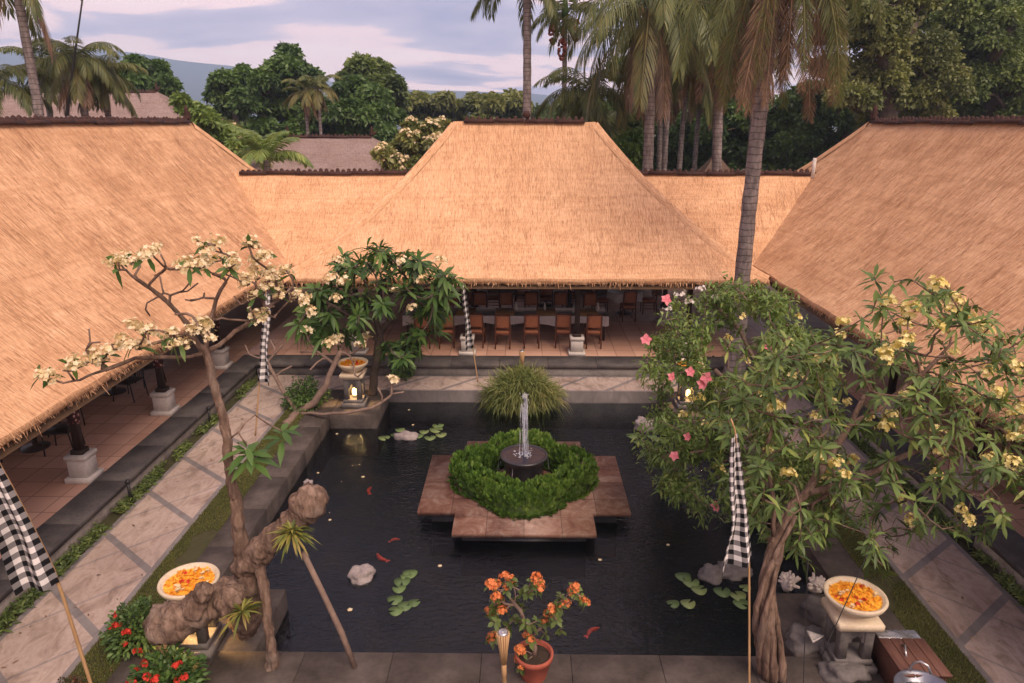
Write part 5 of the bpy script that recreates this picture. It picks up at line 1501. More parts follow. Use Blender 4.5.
for i in range(64):
    an = 2*math.pi*i/64; c = ringp(an)
    for k in range(8):
        t_ = math.pi*k/7; r = c + .17*math.cos(t_); V.append((FX + math.cos(an)*r, FD + math.sin(an)*r, -.049 + (.28*math.sin(t_)**.6)))
core.add(V, [(i*8+k, ((i+1) % 64)*8+k, ((i+1) % 64)*8+k+1, i*8+k+1) for i in range(64) for k in range(7)])
core.build('light_blocker', M['lf_dark'], hg)  # solid dark core added inside the leaves to block light

# ================================================================== pond life and stones
def rock(label, c, r, sc, mat, name='rock', seed=1.0, sink=.35):
    mb = MB(); mb.ball((c[0], c[1], c[2]), r, 26, .42, sc, seed, ns=1.5)
    return tag(origin_to(mb.build(name, mat, None, True), (c[0], c[1], c[2] - r*sc[2]*.5)), label, 'rock')
def wat(px, py, z=WZ): return G(px, py, z)
q = wat(362, 577); rock('pale pinkish boulder alone in the open water right of the leaning pole', (q.x, q.y, WZ + .03), .20, (1.0, .85, .75), M['rock_pale'], seed=2.2)
q = wat(406, 438); rock('grey stone among lily leaves at the back left of the pond', (q.x, q.y, WZ + .04), .19, (1.25, .9, .6), M['rock_pale'], seed=4.1)
q = wat(712, 577); rock('dark brownish stone in the water left of the checked banner', (q.x, q.y, WZ + .04), .19, (1, .9, .75), M['stone_grey'], seed=5.5)
q = wat(731, 573); rock('flat grey stone in the water just behind the checked banner', (q.x, q.y, WZ + .03), .24, (1.15, .8, .5), M['stone_grey'], seed=7.0)
q = wat(645, 428); rock('rounded grey stone under the edge of the pink flowered shrub', (q.x, q.y, WZ + .06), .24, (1.1, .9, .8), M['rock_pale'], seed=9.0)
q = wat(303, 484); rock('small pale stone against the left edge of the pond', (q.x + .1, q.y, WZ + .02), .09, (1, .9, .8), M['rock_pale'], seed=3.0)
def koi(label, px, py, ang, ln):
    c = wat(px, py, WZ - .045); o = thing('koi_fish', label, 'fish', c, 'koi in the pond')
    d = Vector((math.cos(ang), math.sin(ang), 0)); s = Vector((-d.y, d.x, 0)); mb = MB(); pts = []; rr = []
    for i in range(11):
        f = i / 10; pts.append(c + d*ln*(f - .5) + s*.03*math.sin(f*4)); rr.append(ln*.115*(math.sin(math.pi*min(1, .12 + f*.86))**.7) + .003)
    mb.tube(pts, rr, 10); mb.build('body', M['koi'], o, True)
    t_ = MB(); e_ = pts[0]; t_.leaves([e_, e_], [-d + s*.5, -d - s*.5], [(0, 0, 1)]*2, ln*.28, ln*.14, 0, .1); t_.build('tail_fin', M['koi'], o)
    t_ = MB(); e_ = pts[7]; t_.leaves([e_, e_], [s - d*.5, -s - d*.5], [(0, 0, 1)]*2, ln*.2, ln*.1, 0, .1); t_.build('pectoral_fin', M['koi'], o)
koi('red koi near the left side of the pond level with the island', 370, 490, R(100), .24)
koi('dim red koi deep in the water left of the front of the island', 381, 557, R(140), .26)
koi('slim red koi in the open water right of the potted plant', 593, 631, R(48), .24)
koi('small red koi behind the pale boulder', 395, 540, R(30), .16)
def lilies(label, pts, rmul=1.0):
    c0 = wat(*pts[0][:2]); o = thing('water_lily', label, 'water lily', (c0.x, c0.y, WZ), 'water lilies in the pond')
    for p in pts:
        c = wat(p[0], p[1]); r = random.uniform(.085, .13) * rmul; mb = MB(); V = [(c.x, c.y, WZ + .008)]; k = 16; a0 = random.random()*6
        for i in range(k + 1):
            a = a0 + .25 + (6.283 - .5)*i/k; rr = r*(1 + .05*math.sin(3*a)); V.append((c.x + rr*math.cos(a), c.y + rr*math.sin(a), WZ + .010 + .008*math.sin(2*a + 1)))
        Vb = [(x, y, z - .004) for x, y, z in V]; n_ = len(V)
        mb.polys(V + Vb, [(0, i, i+1) for i in range(1, k+1)] + [(n_, n_+i+1, n_+i) for i in range(1, k+1)] + [(i, n_+i, n_+i+1, i+1) for i in range(1, k+1)], random.random())
        mb.build('lily_leaf', M['lily'], o)
lilies('lily leaves spread round the grey stone at the back left', [(384, 438), (396, 435), (424, 432), (436, 430), (430, 438), (441, 435), (418, 436), (438, 426), (400, 430)], 1.25)
lilies('loose column of lily leaves right of the pale boulder', [(406, 577), (399, 589), (395, 600), (405, 606), (414, 603), (396, 611), (410, 574), (402, 582)])
lilies('four lily leaves in open water right of the island front', [(683, 577), (691, 583), (673, 604), (688, 604)])
lilies('lily leaves near the stones by the checked banner', [(699, 590), (738, 596), (745, 588), (741, 604), (722, 592)])
lilies('lily leaves under the pink flowered shrub by the rounded stone', [(632, 436), (652, 437), (640, 443), (660, 440), (655, 448), (668, 433), (648, 420)], 1.2)
fp_mb = MB(); fp_mb.leaves(np.zeros((5, 3)), [(math.cos(a), math.sin(a), .15) for a in np.arange(5)*1.2566], [(0, 0, 1)]*5, .03, .025, 0, .2)
fp_me = fp_mb.mesh('fallen_blossom'); fp_me.materials.append(M['fl_cream'])
for x, y in ((363, 477), (318, 473), (293, 484), (337, 434), (413, 425), (409, 410), (330, 520), (556, 462), (440, 566), (668, 545), (600, 560), (350, 610)):
    o = bpy.data.objects.new('fallen_blossom', fp_me); COL.objects.link(o); o.location = wat(x, y, WZ + .01); o.rotation_euler.z = random.random()*6; s_ = random.uniform(.8, 1.6); o.scale = (s_,)*3
    tag(o, 'tiny cream blossom floating on the dark pond water', 'flower', 'fallen blossoms floating on the pond')

# ================================================================== flower bowls on stone lanterns at the pond corners
def lantern(x, y, label_l, label_b, lit, ang=0.0, hgt=.78, petals=260):
    o = thing('stone_lantern', label_l, 'lantern', (x, y, .008), 'stone lanterns at the pond corners')
    m = MB(); m.bbox(x-.27, x+.27, y-.27, y+.27, .009, .12, .015); m.bbox(x-.22, x+.22, y-.22, y+.22, .12, .20, .012); m.build('base', M['stone_grey'], o)
    z0, z1 = .20, hgt - .13
    for sx in (-1, 1):
        for sy in (-1, 1):
            m = MB(); m.bbox(x + sx*.145 - .055, x + sx*.145 + .055, y + sy*.145 - .055, y + sy*.145 + .055, z0, z1, .008); m.build('post', M['stone_grey'], o)
    for dx, dy in ((0, -1), (0, 1), (-1, 0), (1, 0)):     # arched opening panels
        m = MB(); w = .09; t0 = .155; t1 = .185; zs = z0 + (z1 - z0)*.55
        V = []; Fq = []
        outer = [(-w, zs), (-w, z1), (0, z1), (w, z1), (w, zs)]; inner = [(-w*.7, zs), (-w*.5, zs + .06), (0, zs + .10), (w*.5, zs + .06), (w*.7, zs)]
        for t_ in (t0, t1):
            for u, z in outer + inner: V.append((x + dx*t_ + (u if dx == 0 else 0), y + dy*t_ + (u if dy == 0 else 0), z))
        for i in range(4): Fq += [(i, i+1, 6+i, 5+i), (10+i, 15+i, 16+i, 11+i), (5+i, 6+i, 16+i, 15+i)]
        m.add(V, Fq); m.build('arch', M['stone_grey'], o)
    m = MB(); m.bbox(x-.21, x+.21, y-.21, y+.21, z1, z1 + .045, .01); m.bbox(x-.27, x+.27, y-.27, y+.27, z1 + .045, hgt, .02); m.build('cap', M['cream_bowl'], o)
    if lit:
        m = MB(); m.lathe([(0, 0), (.05, .01), (.06, .08), (.045, .16), (0, .18)], (x, y, z0 + .04), 12); b_ = m.build('lamp', M['lamp_glow'], o, True)
        ld = bpy.data.lights.new('lamp_light', 'POINT'); ld.energy = 30; ld.color = (1, .58, .22); ld.shadow_soft_size = .06
        lo = bpy.data.objects.new('lamp_light', ld); COL.objects.link(lo); lo.parent = o; lo.location = (0, 0, z1 - .05)
    b = thing('flower_bowl', label_b, 'bowl', (x, y, hgt), 'flower bowls on the lanterns')
    m = MB(); m.lathe([(0, 0), (.14, .0), (.15, .03), (.26, .09), (.335, .17), (.355, .22), (.345, .24), (.315, .235), (.29, .19), (0, .17)], (x, y, hgt), 40); m.build('bowl', M['cream_bowl'], b, True)
    m = MB(); m.lathe([(0, .0), (.15, .002), (.29, 0)], (x, y, hgt + .195), 24); m.build('petal_bed', M['petal_mat'], b, True)
    m = MB(); n = petals; r = .28*np.sqrt(rng.random(n)); a = rng.random(n)*6.283
    O = np.stack([x + r*np.cos(a), y + r*np.sin(a), np.full(n, hgt + .197)], 1); d = rdir(n); d[:, 2] = np.abs(d[:, 2])*.5
    m.leaves(O, d, rdir(n)*.4 + [0, 0, 1], .05, .035, .1, .3, rnd=rng.random(n)); kind(m.build('petals', M['fl_marigold'], b), 'stuff')
    wm = flower_cluster(M['fl_cream'], .022, 3, .03, 3); rm = flower_cluster(M['fl_red'], .02, 3, .028, 4)
    for i in range(13):
        r_ = .26*math.sqrt(random.random()); a_ = random.random()*6.28
        put(random.choice((wm, rm)), 'flower', b, (x + r_*math.cos(a_), y + r_*math.sin(a_), hgt + .205), random.uniform(.8, 1.3))
M['fl_marigold'] = petal('petal_marigold', (.70, .24, .02), (.85, .50, .05))
lantern(-4.04, 7.36, 'stone lantern glowing at its foot beside the gnarled trunk', 'cream bowl of marigold petals on the lantern beside the gnarled trunk', True, hgt=.74)
lantern(3.97, 7.2, 'unlit grey stone lantern with an arched niche beside the wooden chest', 'cream bowl of marigold petals on the unlit lantern at right', False, hgt=.73)
lantern(-3.86, 15.35, 'lit stone lantern at the back left corner, below the leafy frangipani', 'flower bowl on the lit lantern at the back left corner', True, hgt=.82)
lantern(3.85, 15.35, 'lit stone lantern at the back right corner, hidden behind the pink flowered shrub', 'flower bowl behind the pink flowered shrub at the back right corner', True, hgt=.82)

# ================================================================== checked banners
def banner(label, base, top, z_lo, z_hi, w_lo, w_hi, side, check=.085, pole_r=.018, tipdir=None, turns=.5, folds=3.0, bow=0.0):
    base = Vector(base); top = Vector(top); o = thing('checkered_banner', label, 'flag', base, 'checked banners round the pond')
    ax = (top - base); H = ax.z
    side = Vector(side).normalized()
    def at(z):
        f = (z - z_lo) / (z_hi - z_lo)
        return base + ax * ((z - base.z) / H) + side * (bow * max(0, f) ** 1.25)
    m = MB(); k = 14; pts = [at(base.z + H * i / k) for i in range(k+1)]
    if tipdir is not None: pts += [pts[-1] + Vector(tipdir)*.5, pts[-1] + Vector(tipdir)]
    rr = [pole_r*(1 - .4*i/len(pts))*(1.12 if i % 3 == 0 else 1) for i in range(len(pts))]
    m.tube(pts, rr, 8); m.build('pole', M['bamboo'], o, True)
    dep = side.cross(Vector((0, 0, 1))); dep = -dep if dep.y > 0 else dep
    V = []; UV = []; nu, nv = 14, 48
    for j in range(nv + 1):
        f = j / nv; z = z_lo + (z_hi - z_lo)*f; c = at(z); w = w_lo + (w_hi - w_lo)*f**.8
        w *= 1 + .12*math.sin(f*9 + 1)
        for i in range(nu + 1):
            u = i / nu; fold = .22*w*math.sin(u*math.pi*folds + f*5*turns) + .04*math.sin(f*17 + u*2)*w
            sag = -.10*w*(u)*(1 - f) - .05*u
            q = c + side*(u*w - pole_r*1.3) + dep*(fold*min(1, u*4) + pole_r*1.5); q.z += sag + (.02*math.sin(f*30) * u * w)
            V.append(tuple(q)); UV.append((u*w_lo*1.15/check/2, (z_hi - z_lo)*f/check/2))
    m = MB(); m.add(V, [(j*(nu+1)+i, j*(nu+1)+i+1, (j+1)*(nu+1)+i+1, (j+1)*(nu+1)+i) for j in range(nv) for i in range(nu)], .5, UV)
    m.build('cloth', M['check_cloth'], o, True)
b = P(100, 712, 6.3); lo = P(57, 578, 6.15); ax = (lo - b); base = b + ax*((0 - b.z)/ax.z); base.z = 0.0
top = base + ax*((4.6)/ax.z)
banner('black and white checked banner on a bamboo pole at the left picture border', base, top, lo.z - .03, 4.3, .37, .27, (-1, -.25, 0), .062, .02, folds=2.0, bow=.36)
lo = P(755, 562, 6.55); base = Vector((P(752, 683, 6.5).x, 6.5, 0)); tp = P(749, 428, 6.7)
ax = tp - base; banner('checked banner on a bamboo pole in front of the yellow flowered tree', base, tp, lo.z + .0, tp.z - .03, .38, .07, (-1, -.3, 0), .052, .013, (-.05, 0, .12), folds=2.4, bow=.16)
base = Vector((P(251, 398, 13.6).x, 13.6, 0)); tp = P(266, 290, 13.6)
banner('checked banner partly behind the cream blossoms, near the left pavilion eave', base, tp, P(252, 380, 13.6).z, tp.z - .02, .26, .12, (1, -.2, 0), .07, .016, (.08, 0, .15), folds=2.5)
base = Vector((P(478, 385, 16.9).x, 16.9, 0)); tp = P(463, 280, 16.7)
banner('slim checked banner before the central dining hall, right of the leafy frangipani', base, tp, P(477, 346, 16.9).z, tp.z - .02, .20, .06, (-1, -.3, 0), .075, .014, (-.04, 0, .1), folds=2.5)

# ================================================================== potted plant, torches
c = Vector((P(534, 655, 6.9).x, 6.88, .02))
pt = thing('potted_plant', 'orange flowering bougainvillea in a red clay pot on the front edge of the pond', 'plant', c)
m = MB(); m.lathe([(0, 0), (.14, 0), (.15, .02), (.205, .27), (.225, .28), (.23, .34), (.21, .345), (.195, .33), (.19, .28), (0, .27)], c, 32); m.build('pot', M['terracotta'], pt, True)
m = MB(); m.lathe([(0, .30), (.1, .305), (.192, .292)], c, 20); m.build('soil', M['soil'], pt, True)
head = [(497, 585), (505, 577), (512, 582), (536, 578), (540, 584), (498, 600), (488, 610), (492, 638), (500, 603), (553, 610), (560, 606), (546, 614), (580, 598), (574, 592), (586, 603), (520, 650), (518, 660), (530, 640), (527, 634), (545, 622), (521, 668), (503, 612)]
tips = [P(x, y, random.uniform(6.6, 7.15)) for x, y in head + [(x + random.uniform(-7, 7), y + random.uniform(-6, 6)) for x, y in head[:14]]] + [P(random.uniform(492, 562), random.uniform(580, 640), random.uniform(6.6, 7.1)) for _ in range(26)]
g = grow([[c + Vector((0, 0, .28)), c + Vector((.01, 0, .42)), c + Vector((-.03, 0, .55)), c + Vector((-.06, .02, .7))], [c + Vector((.01, 0, .42)), P(520, 610, 6.85), P(510, 598, 6.85)], [c + Vector((-.03, 0, .55)), P(552, 618, 6.9), P(572, 600, 6.95)]], tips, .0055, .5, (.035, .03, .02, .015), curl=.2, seg=.07, wob=.008)
m = MB(); branch_mesh(m, g, 7, .15, 12); m.build('stem', M['twig'], pt, True)
m = MB()
for tp_, d, i in g[5]: rosette(m, tp_, d + Vector((0, 0, .3)), 7, .10, .06, (-.4, .8), .3)
m.build('leaves', M['lf_mid'], pt)
me_o = [flower_cluster(M['fl_orange'], .075, 22, .038, s) for s in range(3)]
for tp_, d, i in g[5]:
    if any((tp_ - q).length < 1e-4 for q in tips[:len(head) + 14]): put(random.choice(me_o), 'flower_cluster', pt, tp_, random.uniform(.5, .95), tilt=.6)

def torch(label, base, top, r):
    base = Vector(base); top = Vector(top); o = thing('bamboo_torch', label, 'torch', base, 'bamboo garden torches')
    ax = (top - base).normalized(); s = r / .06
    n1 = top - ax*.30*s
    m = MB(); m.tube([base, base.lerp(n1, .33), base.lerp(n1, .34), base.lerp(n1, .66), base.lerp(n1, .67), n1], [r*.42, r*.38, r*.45, r*.38, r*.45, r*.42], 9); m.build('pole', M['bamboo'], o, True)
    m = MB()
    for k in range(14):                  # split bamboo flaring into a cone
        a = 2*math.pi*k/14; d = Vector((math.cos(a), math.sin(a), 0))
        m.tube([n1 - ax*.05 + d*r*.4, n1 + ax*.12*s + d*r*.62, top + d*r], [r*.10, r*.14, r*.17], 5)
    m.tube([n1 + ax*.05*s, top - ax*.01], [r*.5, r*.86], 14, False); m.build('basket', M['bamboo'], o)
    m = MB(); m.lathe([(r*.80, -.05), (r*.84, .012), (r*.60, .022), (r*.30, .012), (r*.16, .03), (0, .03)], top, 16); m.build('oil_can', M['metal'], o, True)
tp = P(503, 636, 6.5); torch('bamboo torch with a flared woven head in front of the potted plant', (tp.x + .02, 6.45, 0), (tp.x, 6.5, tp.z + .04), .068)
tp = P(522, 351, 17.1); torch('small bamboo torch behind the reed grass before the dining hall', (tp.x, 17.1, 0), (tp.x, 17.1, tp.z), .07)

# ================================================================== near right corner: chest, wash basin, stones
x0, y0 = 4.52, 6.85
ch = thing('wooden_chest', 'low reddish brown plank chest beside the unlit lantern', 'chest', (x0, y0, 0))
m = MB()
for (a, b_, c_, d_) in ((x0-.24, x0-.21, y0-.34, y0+.34), (x0+.21, x0+.24, y0-.34, y0+.34), (x0-.209, x0+.209, y0-.34, y0-.31), (x0-.209, x0+.209, y0+.31, y0+.34)): m.bbox(a, b_, c_, d_, .02, .42, .006)
m.build('body', M['wood_plank'], ch)
for i in range(4):
    xx = x0 - .27 + i*.136; m = MB(); m.bbox(xx, xx + .131, y0 - .38, y0 + .22, .423, .452, .006); m.build('lid_board', M['wood_plank'], ch)
m = MB(); m.bbox(x0 - .25, x0 + .25, y0 + .225, y0 + .38, .423, .440, .006); m.build('glass_panel', M['metal'], ch)
m = MB(); m.tube([(x0 - .10, y0 - .1, .455), (x0 - .09, y0 - .04, .50), (x0 - .05, y0 + .04, .50), (x0 - .04, y0 + .1, .455)], .012, 7); m.build('handle', M['metal'], ch, True)
bx, by = P(925, 672, 6.3).x, 6.22
wb = thing('wash_basin', 'round steel wash basin with an arched tap at the bottom right', 'basin', (bx, by, 0))
m = MB(); m.lathe([(0, .28), (.10, .28), (.22, .33), (.295, .45), (.315, .48), (.305, .485), (.28, .46), (.20, .345), (.08, .30), (0, .298)], (bx, by, 0), 36); M['basin_steel'] = m_plain('basin_steel', (.20, .21, .26), .35, .5, .7, .25); m.build('bowl', M['basin_steel'], wb, True)
m = MB(); m.lathe([(0, .32), (.15, .322), (.245, .40)], (bx, by, 0), 24); m.build('water', M['basin_water'], wb, True)
m = MB(); m.bbox(bx-.24, bx+.24, by-.24, by+.24, .0, .28, .02); m.build('plinth', M['stone_dark'], wb)
tb = Vector((bx - .02, by + .30, 0)); m = MB(); m.tube([tb, tb + Vector((0, 0, .52)), tb + Vector((.02, -.02, .60)), tb + Vector((.06, -.06, .65)), tb + Vector((.12, -.10, .63)), tb + Vector((.15, -.13, .55))], .014, 8); m.lathe([(0, 0), (.03, 0), (.03, .05), (.018, .06)], tb + Vector((0, 0, .40)), 10); m.build('tap', M['metal'], wb, True)
for lab, px, py, r, sc, sd, mt in (('dark squarish stone by the foot of the yellow flowered tree', 806, 640, .24, (1, .9, .8), 3.3, 'stone_grey'), ('low brown stone in front of the unlit lantern', 846, 672, .22, (1.3, .9, .55), 6.1, 'stone_grey'), ('mossy dark stone touching the trunk of the yellow flowered tree', 818, 612, .22, (1.1, 1, .8), 8.7, 'stone_dark')):
    q = G(px, py, .05); rock(lab, (q.x, q.y, .06), r, sc, M[mt], seed=sd)
q = G(814, 640, .28); m = MB(); m.lathe([(0, 0), (.10, .02), (.12, .06), (.105, .065), (.08, .035), (0, .02)], (q.x, q.y, q.z), 3); tag(origin_to(m.build('offering_dish', M['stone_white']), q), 'small white three cornered dish on the dark stone', 'dish')
for lab, px, py, sd in (('left lump of white coral by the water under the yellow flowered tree', 789, 580, 1.0), ('right lump of white coral beside the orange petal bowl', 816, 582, 5.0)):
    q = G(px, py, .15); o = MB()
    for k in range(26):
        d = Vector(rdir(1)[0]); d.z = abs(d.z)*.8; e_ = Vector((q.x, q.y, .10)) + d*random.uniform(.10, .2)
        o.tube([(q.x, q.y, .08), (Vector((q.x, q.y, .08)).lerp(e_, .6)), e_], [.035, .028, .018], 6, True, .3, nscale=15)
    o.ball((q.x, q.y, .07), .10, 10, .4, seed=sd)
    tag(origin_to(o.build('coral', M['coral'], None, True), (q.x, q.y, .01)), lab, 'coral')
def wire(label, a, b_, r=.006):
    m = MB(); a = Vector(a); b_ = Vector(b_); pts = [a.lerp(b_, i/10) - Vector((0, 0, .12*math.sin(math.pi*i/10)*0.3)) for i in range(11)]
    m.tube(pts, r, 5); tag(origin_to(m.build('guy_wire', M['black_metal'], None, True), a), label, 'wire')
q = P(805, 690, 6.5); wire('thin upright cord hanging beside the rope like trunk at right', (q.x, 6.5, .0), P(808, 560, 7.0), .005)
q = P(822, 655, 6.7); wire('dark slanting wire passing over the orange petal bowl at right', q, P(882, 520, 7.3), .006)

# small garden posts along the planting strips
def gpost(label, x, y):
    o = thing('garden_post', label, 'post', (x, y, 0), 'low black posts in the planting strips')
    m = MB(); m.tube([(x, y, -.02), (x, y, .34)], .028, 10); m.build('post', M['black_metal'], o, True)
    m = MB(); m.lathe([(.028, 0), (.045, .005), (.045, .05), (.02, .07), (0, .07)], (x, y, .34), 12); m.build('lamp_head', M['black_metal'], o, True)
gpost('low black post in the planting strip, nearest by the left path', -6.78, 10.9)
gpost('low black post in the planting strip, farther along the left path', -6.78, 14.2)
gpost('low black post in the planting strip by the right path', 6.93, 9.6)

# antenna behind the left roof
a = P(74, 60, 26); b_ = P(84, -12, 26)
o = thing('antenna_mast', 'thin leaning metal mast among the palms behind the left roof', 'mast', (a.x - .7, 26, -.03))
m = MB(); d = (b_ - a).normalized(); lo = a - d*((a.z + .03)/d.z); m.tube([lo, a, b_ + d], [.05, .035, .02], 6); m.build('mast', M['black_metal'], o, True)
# white vent post on the right link roof ridge
q = P(814, 166, 20.8)
o = thing('roof_pipe', 'short white pipe at the right end of the right link roof ridge', 'pipe', (q.x, 20.8, q.z - .2))
m = MB(); m.tube([(q.x, 20.8, q.z - .35), (q.x, 20.8, q.z + .22)], .05, 10); m.build('pipe', M['stone_white'], o, True)

# ================================================================== dining furniture
def make_chair():
    o = thing('dining_chair', '-', 'chair', (0, 0, 0), 'dining chairs in the central pavilion')
    m = MB(); m.bbox(-.22, .22, -.21, .22, .43, .50, .02); m.build('seat', M['upholstery'], o)
    m = MB()
    V = []; k = 7
    for j in range(6):
        z = .60 + .36*j/5; yb = -.20 - .07*j/5
        for i in range(k):
            u = -1 + 2*i/(k-1); V.append((u*.175, yb - .025*(1-u*u) - .028, z)); 
    n_ = len(V); V += [(x, y + .05, z) for x, y, z in V]
    F = [(j*k+i, j*k+i+1, (j+1)*k+i+1, (j+1)*k+i) for j in range(5) for i in range(k-1)]
    F += [(n_+a, n_+d_, n_+c_, n_+b_) for a, b_, c_, d_ in F]
    for j in range(5): F += [(j*k, (j+1)*k, n_+(j+1)*k, n_+j*k), (j*k+k-1, n_+j*k+k-1, n_+(j+1)*k+k-1, (j+1)*k+k-1)]
    for i in range(k-1): F += [(i, n_+i, n_+i+1, i+1), (5*k+i, 5*k+i+1, n_+5*k+i+1, n_+5*k+i)]
    m.add(V, F); m.build('backrest', M['upholstery'], o, True)
    for s in (-1, 1):
        m = MB(); m.tube([(s*.20, -.26, 0), (s*.20, -.21, .44), (s*.20, -.22, .6), (s*.195, -.285, 1.0)], [.020, .024, .024, .02], 6); m.build('leg', M['wood_red'], o)
        m = MB(); m.tube([(s*.195, .20, 0), (s*.195, .20, .43)], [.018, .025], 6); m.build('leg', M['wood_red'], o)
        m = MB(); m.tube([(s*.20, -.225, .2), (s*.195, .2, .2)], .012, 5); m.build('stretcher', M['wood_red'], o)
    m = MB(); m.tube([(-.21, -.285, .985), (0, -.315, 1.0), (.21, -.285, .985)], .024, 6); m.build('top_rail', M['wood_red'], o)
    m = MB(); m.bbox(-.205, .205, -.215, .205, .38, .43, .005); m.build('seat_frame', M['wood_red'], o)
    return o
proto = make_chair(); used = [False]
def chair(px, D, label, rz=0.0, x=None):
    o = proto if not used[0] else copy_tree(proto); used[0] = True
    o['label'] = label; xx = P(px, 340, D).x if x is None else x
    o.location = (xx, D, FZ + .003); o.rotation_euler.z = rz + random.uniform(-.08, .08)
    return o
ordn = ['rightmost', 'second from the right', 'third from the right', 'fourth from right', 'fifth from the right', 'sixth from the right', 'seventh from the right']
front = [593, 563, 531, 503, 477, 447, 424]
for i, px in enumerate(front): chair(px, 18.98 + random.uniform(-.06, .06), 'terracotta chair with its back to the pond, %s in front row' % ordn[i], 0)
back = [590, 560, 531, 506, 480, 452]
for i, px in enumerate(back): chair(px, 21.05, 'terracotta chair facing the pond behind the long table, %s' % ordn[i], math.pi)
def long_table(label, clabel, x0, x1, y0, y1, grp):
    t_ = thing('dining_table', label, 'table', ((x0+x1)/2, (y0+y1)/2, FZ))
    m = MB(); m.bbox(x0, x1, y0, y1, FZ + .70, FZ + .745, .01); m.build('tabletop', M['wood_dark'], t_)
    for sx in (x0 + .1, x1 - .1):
        for sy in (y0 + .1, y1 - .1): m = MB(); m.bbox(sx-.035, sx+.035, sy-.035, sy+.035, FZ + .002, FZ + .70, .005); m.build('leg', M['wood_dark'], t_)
    m = MB(); k = int((x1-x0)/.05); V = []
    e_ = .02
    ring = []
    for i in range(k): ring.append((x0 - e_ + (x1-x0+2*e_)*i/k, y0 - e_))
    kk = int((y1-y0)/.05)
    for i in range(kk): ring.append((x1 + e_, y0 - e_ + (y1-y0+2*e_)*i/kk))
    for i in range(k): ring.append((x1 + e_ - (x1-x0+2*e_)*i/k, y1 + e_))
    for i in range(kk): ring.append((x0 - e_, y1 + e_ - (y1-y0+2*e_)*i/kk))
    n_ = len(ring); cx_, cy_ = (x0+x1)/2, (y0+y1)/2
    for j, (dz, of) in enumerate(((.75, -.01), (.74, .0), (.60, .012), (.45, .02))):
        for i, (x, y) in enumerate(ring):
            w = .5*of*(1 + math.sin(i*.9)) if j > 1 else of*.5
            dx = (1 if x > x1 else -1 if x < x0 else 0); dy = (1 if y > y1 else -1 if y < y0 else 0)
            sc_ = .10*abs(math.sin(i*.11)) if j == 3 else 0
            V.append((x + dx*w, y + dy*w, FZ + dz + sc_))
    F = [(j*n_+i, j*n_+(i+1) % n_, (j+1)*n_+(i+1) % n_, (j+1)*n_+i) for j in range(3) for i in range(n_)]
    m.add(V, F); m.F.append(np.array([list(range(n_))]) + 0); m.rnd.append(np.array([.5]))
    c_ = m.build('tablecloth', M['cloth_white'], None, True); origin_to(c_, (cx_, cy_, FZ + .745)); tag(c_, clabel, 'tablecloth')
    return t_
M['runner'] = m_mottle('runner_cloth', (.42, .22, .07), (.60, .36, .13), 9, .85, .2)
x1 = P(607, 320, 19.7).x; x0 = P(405, 320, 19.7).x
long_table('long dining table behind the front row of terracotta chairs', 'white cloth hanging over the long table behind the front row', x0, x1, 19.45, 20.35, '')
for px, lab in ((588, 'ochre runner across the long table, nearest its right end'), (546, 'ochre runner across the long table, second from its right end'), (505, 'ochre runner across the long table, third from its right end'), (466, 'ochre runner across the long table behind the slim banner')):
    xx = P(px, 320, 19.8).x; m = MB(); m.bbox(xx - .28, xx + .28, 19.48, 20.32, FZ + .7515, FZ + .757, .002); tag(origin_to(m.build('table_runner', M['runner']), (xx, 19.9, FZ + .7515)), lab, 'table runner')
def round_table(label, clabel, x, y, r=.55, cloth=True, z=FZ, mat=None):
    t_ = thing('round_table', label, 'table', (x, y, z + .002))
    m = MB(); m.lathe([(0, .70), (r, .70), (r + .01, .72), (r, .745), (0, .745)], (x, y, z), 32); m.build('tabletop', mat or M['wood_dark'], t_)
    m = MB(); m.lathe([(0, .0), (.25, .0), (.25, .03), (.05, .07), (.045, .66), (.16, .70)], (x, y, z + .002), 16); m.build('pedestal', M['wood_dark'], t_, True)
    if cloth:
        m = MB(); V = [(x, y, z + .752)]; k = 48
        for j, (rr, zz) in enumerate(((r, .752), (r + .025, .735), (r + .03, .62), (r + .035, .50))):
            for i in range(k):
                a_ = 2*math.pi*i/k; f = rr + (.03*math.sin(8*a_) if j > 1 else 0); V.append((x + f*math.cos(a_), y + f*math.sin(a_), z + zz + (.05*math.sin(4*a_) if j == 3 else 0)))
        m.polys(V, [(0, 1+i, 1+(i+1) % k) for i in range(k)] + [(1+j*k+i, 1+j*k+(i+1) % k, 1+(j+1)*k+(i+1) % k, 1+(j+1)*k+i) for j in range(3) for i in range(k)])
        tag(origin_to(m.build('tablecloth', M['cloth_white'], None, True), (x, y, z + .745)), clabel, 'tablecloth')
    return t_
for lab, px, D in (('right end', 623, 22.6), ('middle', 545, 23.6), ('left end', 470, 23.0)):
    x = P(px, 330, D).x
    round_table('round dining table deep in the central pavilion, %s of the back row' % lab, 'cream cloth on the round table deep in the pavilion, %s' % lab, x, D)
    for j, (dx, dy, rz) in enumerate(((-.78, 0, -math.pi/2), (.78, 0, math.pi/2), (0, -.8, 0))):
        chair(0, D + dy, 'terracotta chair at the %s back table, %s' % (lab, ('on its left side', 'on its right side', 'in front of it')[j]), rz, x + dx)
def tableware(label, x, y, z, kind_):
    o = MB()
    if kind_ == 'vase': o.lathe([(0, 0), (.05, 0), (.07, .08), (.03, .18), (.045, .24), (.03, .24), (0, .05)], (x, y, z), 14)
    else: o.lathe([(0, 0), (.03, 0), (.035, .11), (.014, .17), (.016, .22), (0, .22)], (x, y, z), 12)
    tag(origin_to(o.build(kind_, M['stone_white'], None, True), (x, y, z)), label, kind_)
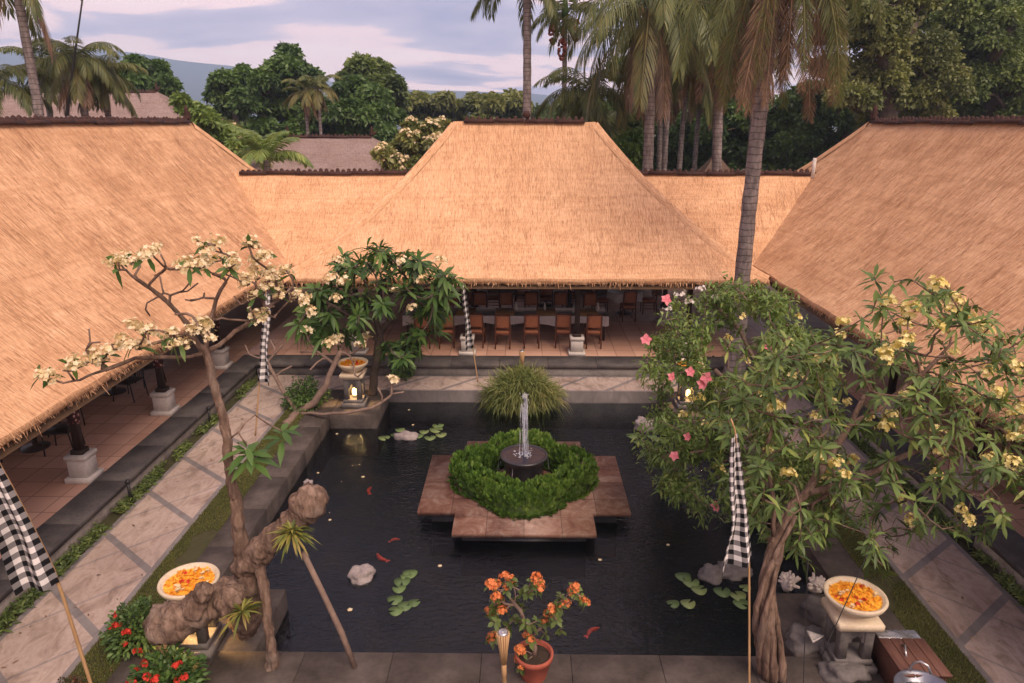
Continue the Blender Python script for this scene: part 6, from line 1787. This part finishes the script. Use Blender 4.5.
for px, k_, lab in ((598, 'vase', 'white vase at the right end of the long table'), (573, 'bottle', 'white bottle on the long table near its right end'), (545, 'bottle', 'white bottle on the long table between the middle chairs'), (516, 'vase', 'white vase near the middle of the long table')):
    tableware(lab, P(px, 310, 19.9).x, 19.9 + random.uniform(-.1, .2), FZ + .758, k_)

# left terrace: dark metal armchairs round small tables
def make_arm():
    o = thing('armchair', '-', 'chair', (0, 0, 0), 'dark metal armchairs on the left terrace')
    bm_ = M['black_metal']
    m = MB(); m.bbox(-.23, .23, -.22, .24, .42, .45, .01); m.build('seat', M['wood_dark'], o)
    for s in (-1, 1):
        m = MB(); m.tube([(s*.23, -.27, 0), (s*.23, -.22, .43), (s*.22, -.30, .88)], .014, 6); m.build('leg', bm_, o)
        m = MB(); m.tube([(s*.24, .25, 0), (s*.24, .23, .43), (s*.25, .20, .64), (s*.25, .0, .67), (s*.235, -.25, .65)], .014, 6); m.build('armrest', bm_, o)
    m = MB()
    for k in range(6): m.tube([(-.16 + .064*k, -.225, .46), (-.16 + .064*k, -.30, .86)], .008, 5)
    m.tube([(-.22, -.30, .88), (0, -.32, .90), (.22, -.30, .88)], .015, 6); m.build('backrest', bm_, o)
    return o
arm = make_arm(); ua = [False]
def armchair(x, y, rz, label):
    o = arm if not ua[0] else copy_tree(arm); ua[0] = True
    o['label'] = label; o.location = (x, y, FZ + .003); o.rotation_euler.z = rz
round_table('small dark round table on the left terrace, nearest beside the first plinth', '', -9.35, 12.35, .42, False)
armchair(-8.72, 12.25, R(100), 'dark armchair facing the nearest terrace table from the path side')
armchair(-9.2, 13.1, R(190), 'dark armchair at the far side of the nearest terrace table')
armchair(-9.9, 11.8, R(-60), 'dark armchair behind the nearest terrace table')
round_table('small dark round table on the left terrace, farther along by the second plinth', '', -9.45, 15.3, .42, False)
armchair(-8.85, 14.9, R(80), 'dark armchair in front of the farther terrace table')
armchair(-8.9, 15.9, R(140), 'dark armchair at the far corner of the farther terrace table')
armchair(-10.1, 15.0, R(-80), 'dark armchair behind the farther terrace table')

# ================================================================== air: the hills fade to blue
m = MB(); m.box(-2600, 2600, -60, 1760, -2.0, 192)
t = NT('haze_air'); vp = t.n('ShaderNodeVolumePrincipled'); vp.inputs['Color'].default_value = (.55, .74, 1.0, 1); vp.inputs['Density'].default_value = .0006; vp.inputs['Anisotropy'].default_value = 0.1
t.l(vp.outputs[0], t.o.inputs['Volume'])
hz = m.build('haze', t.m); hz['kind'] = 'stuff'
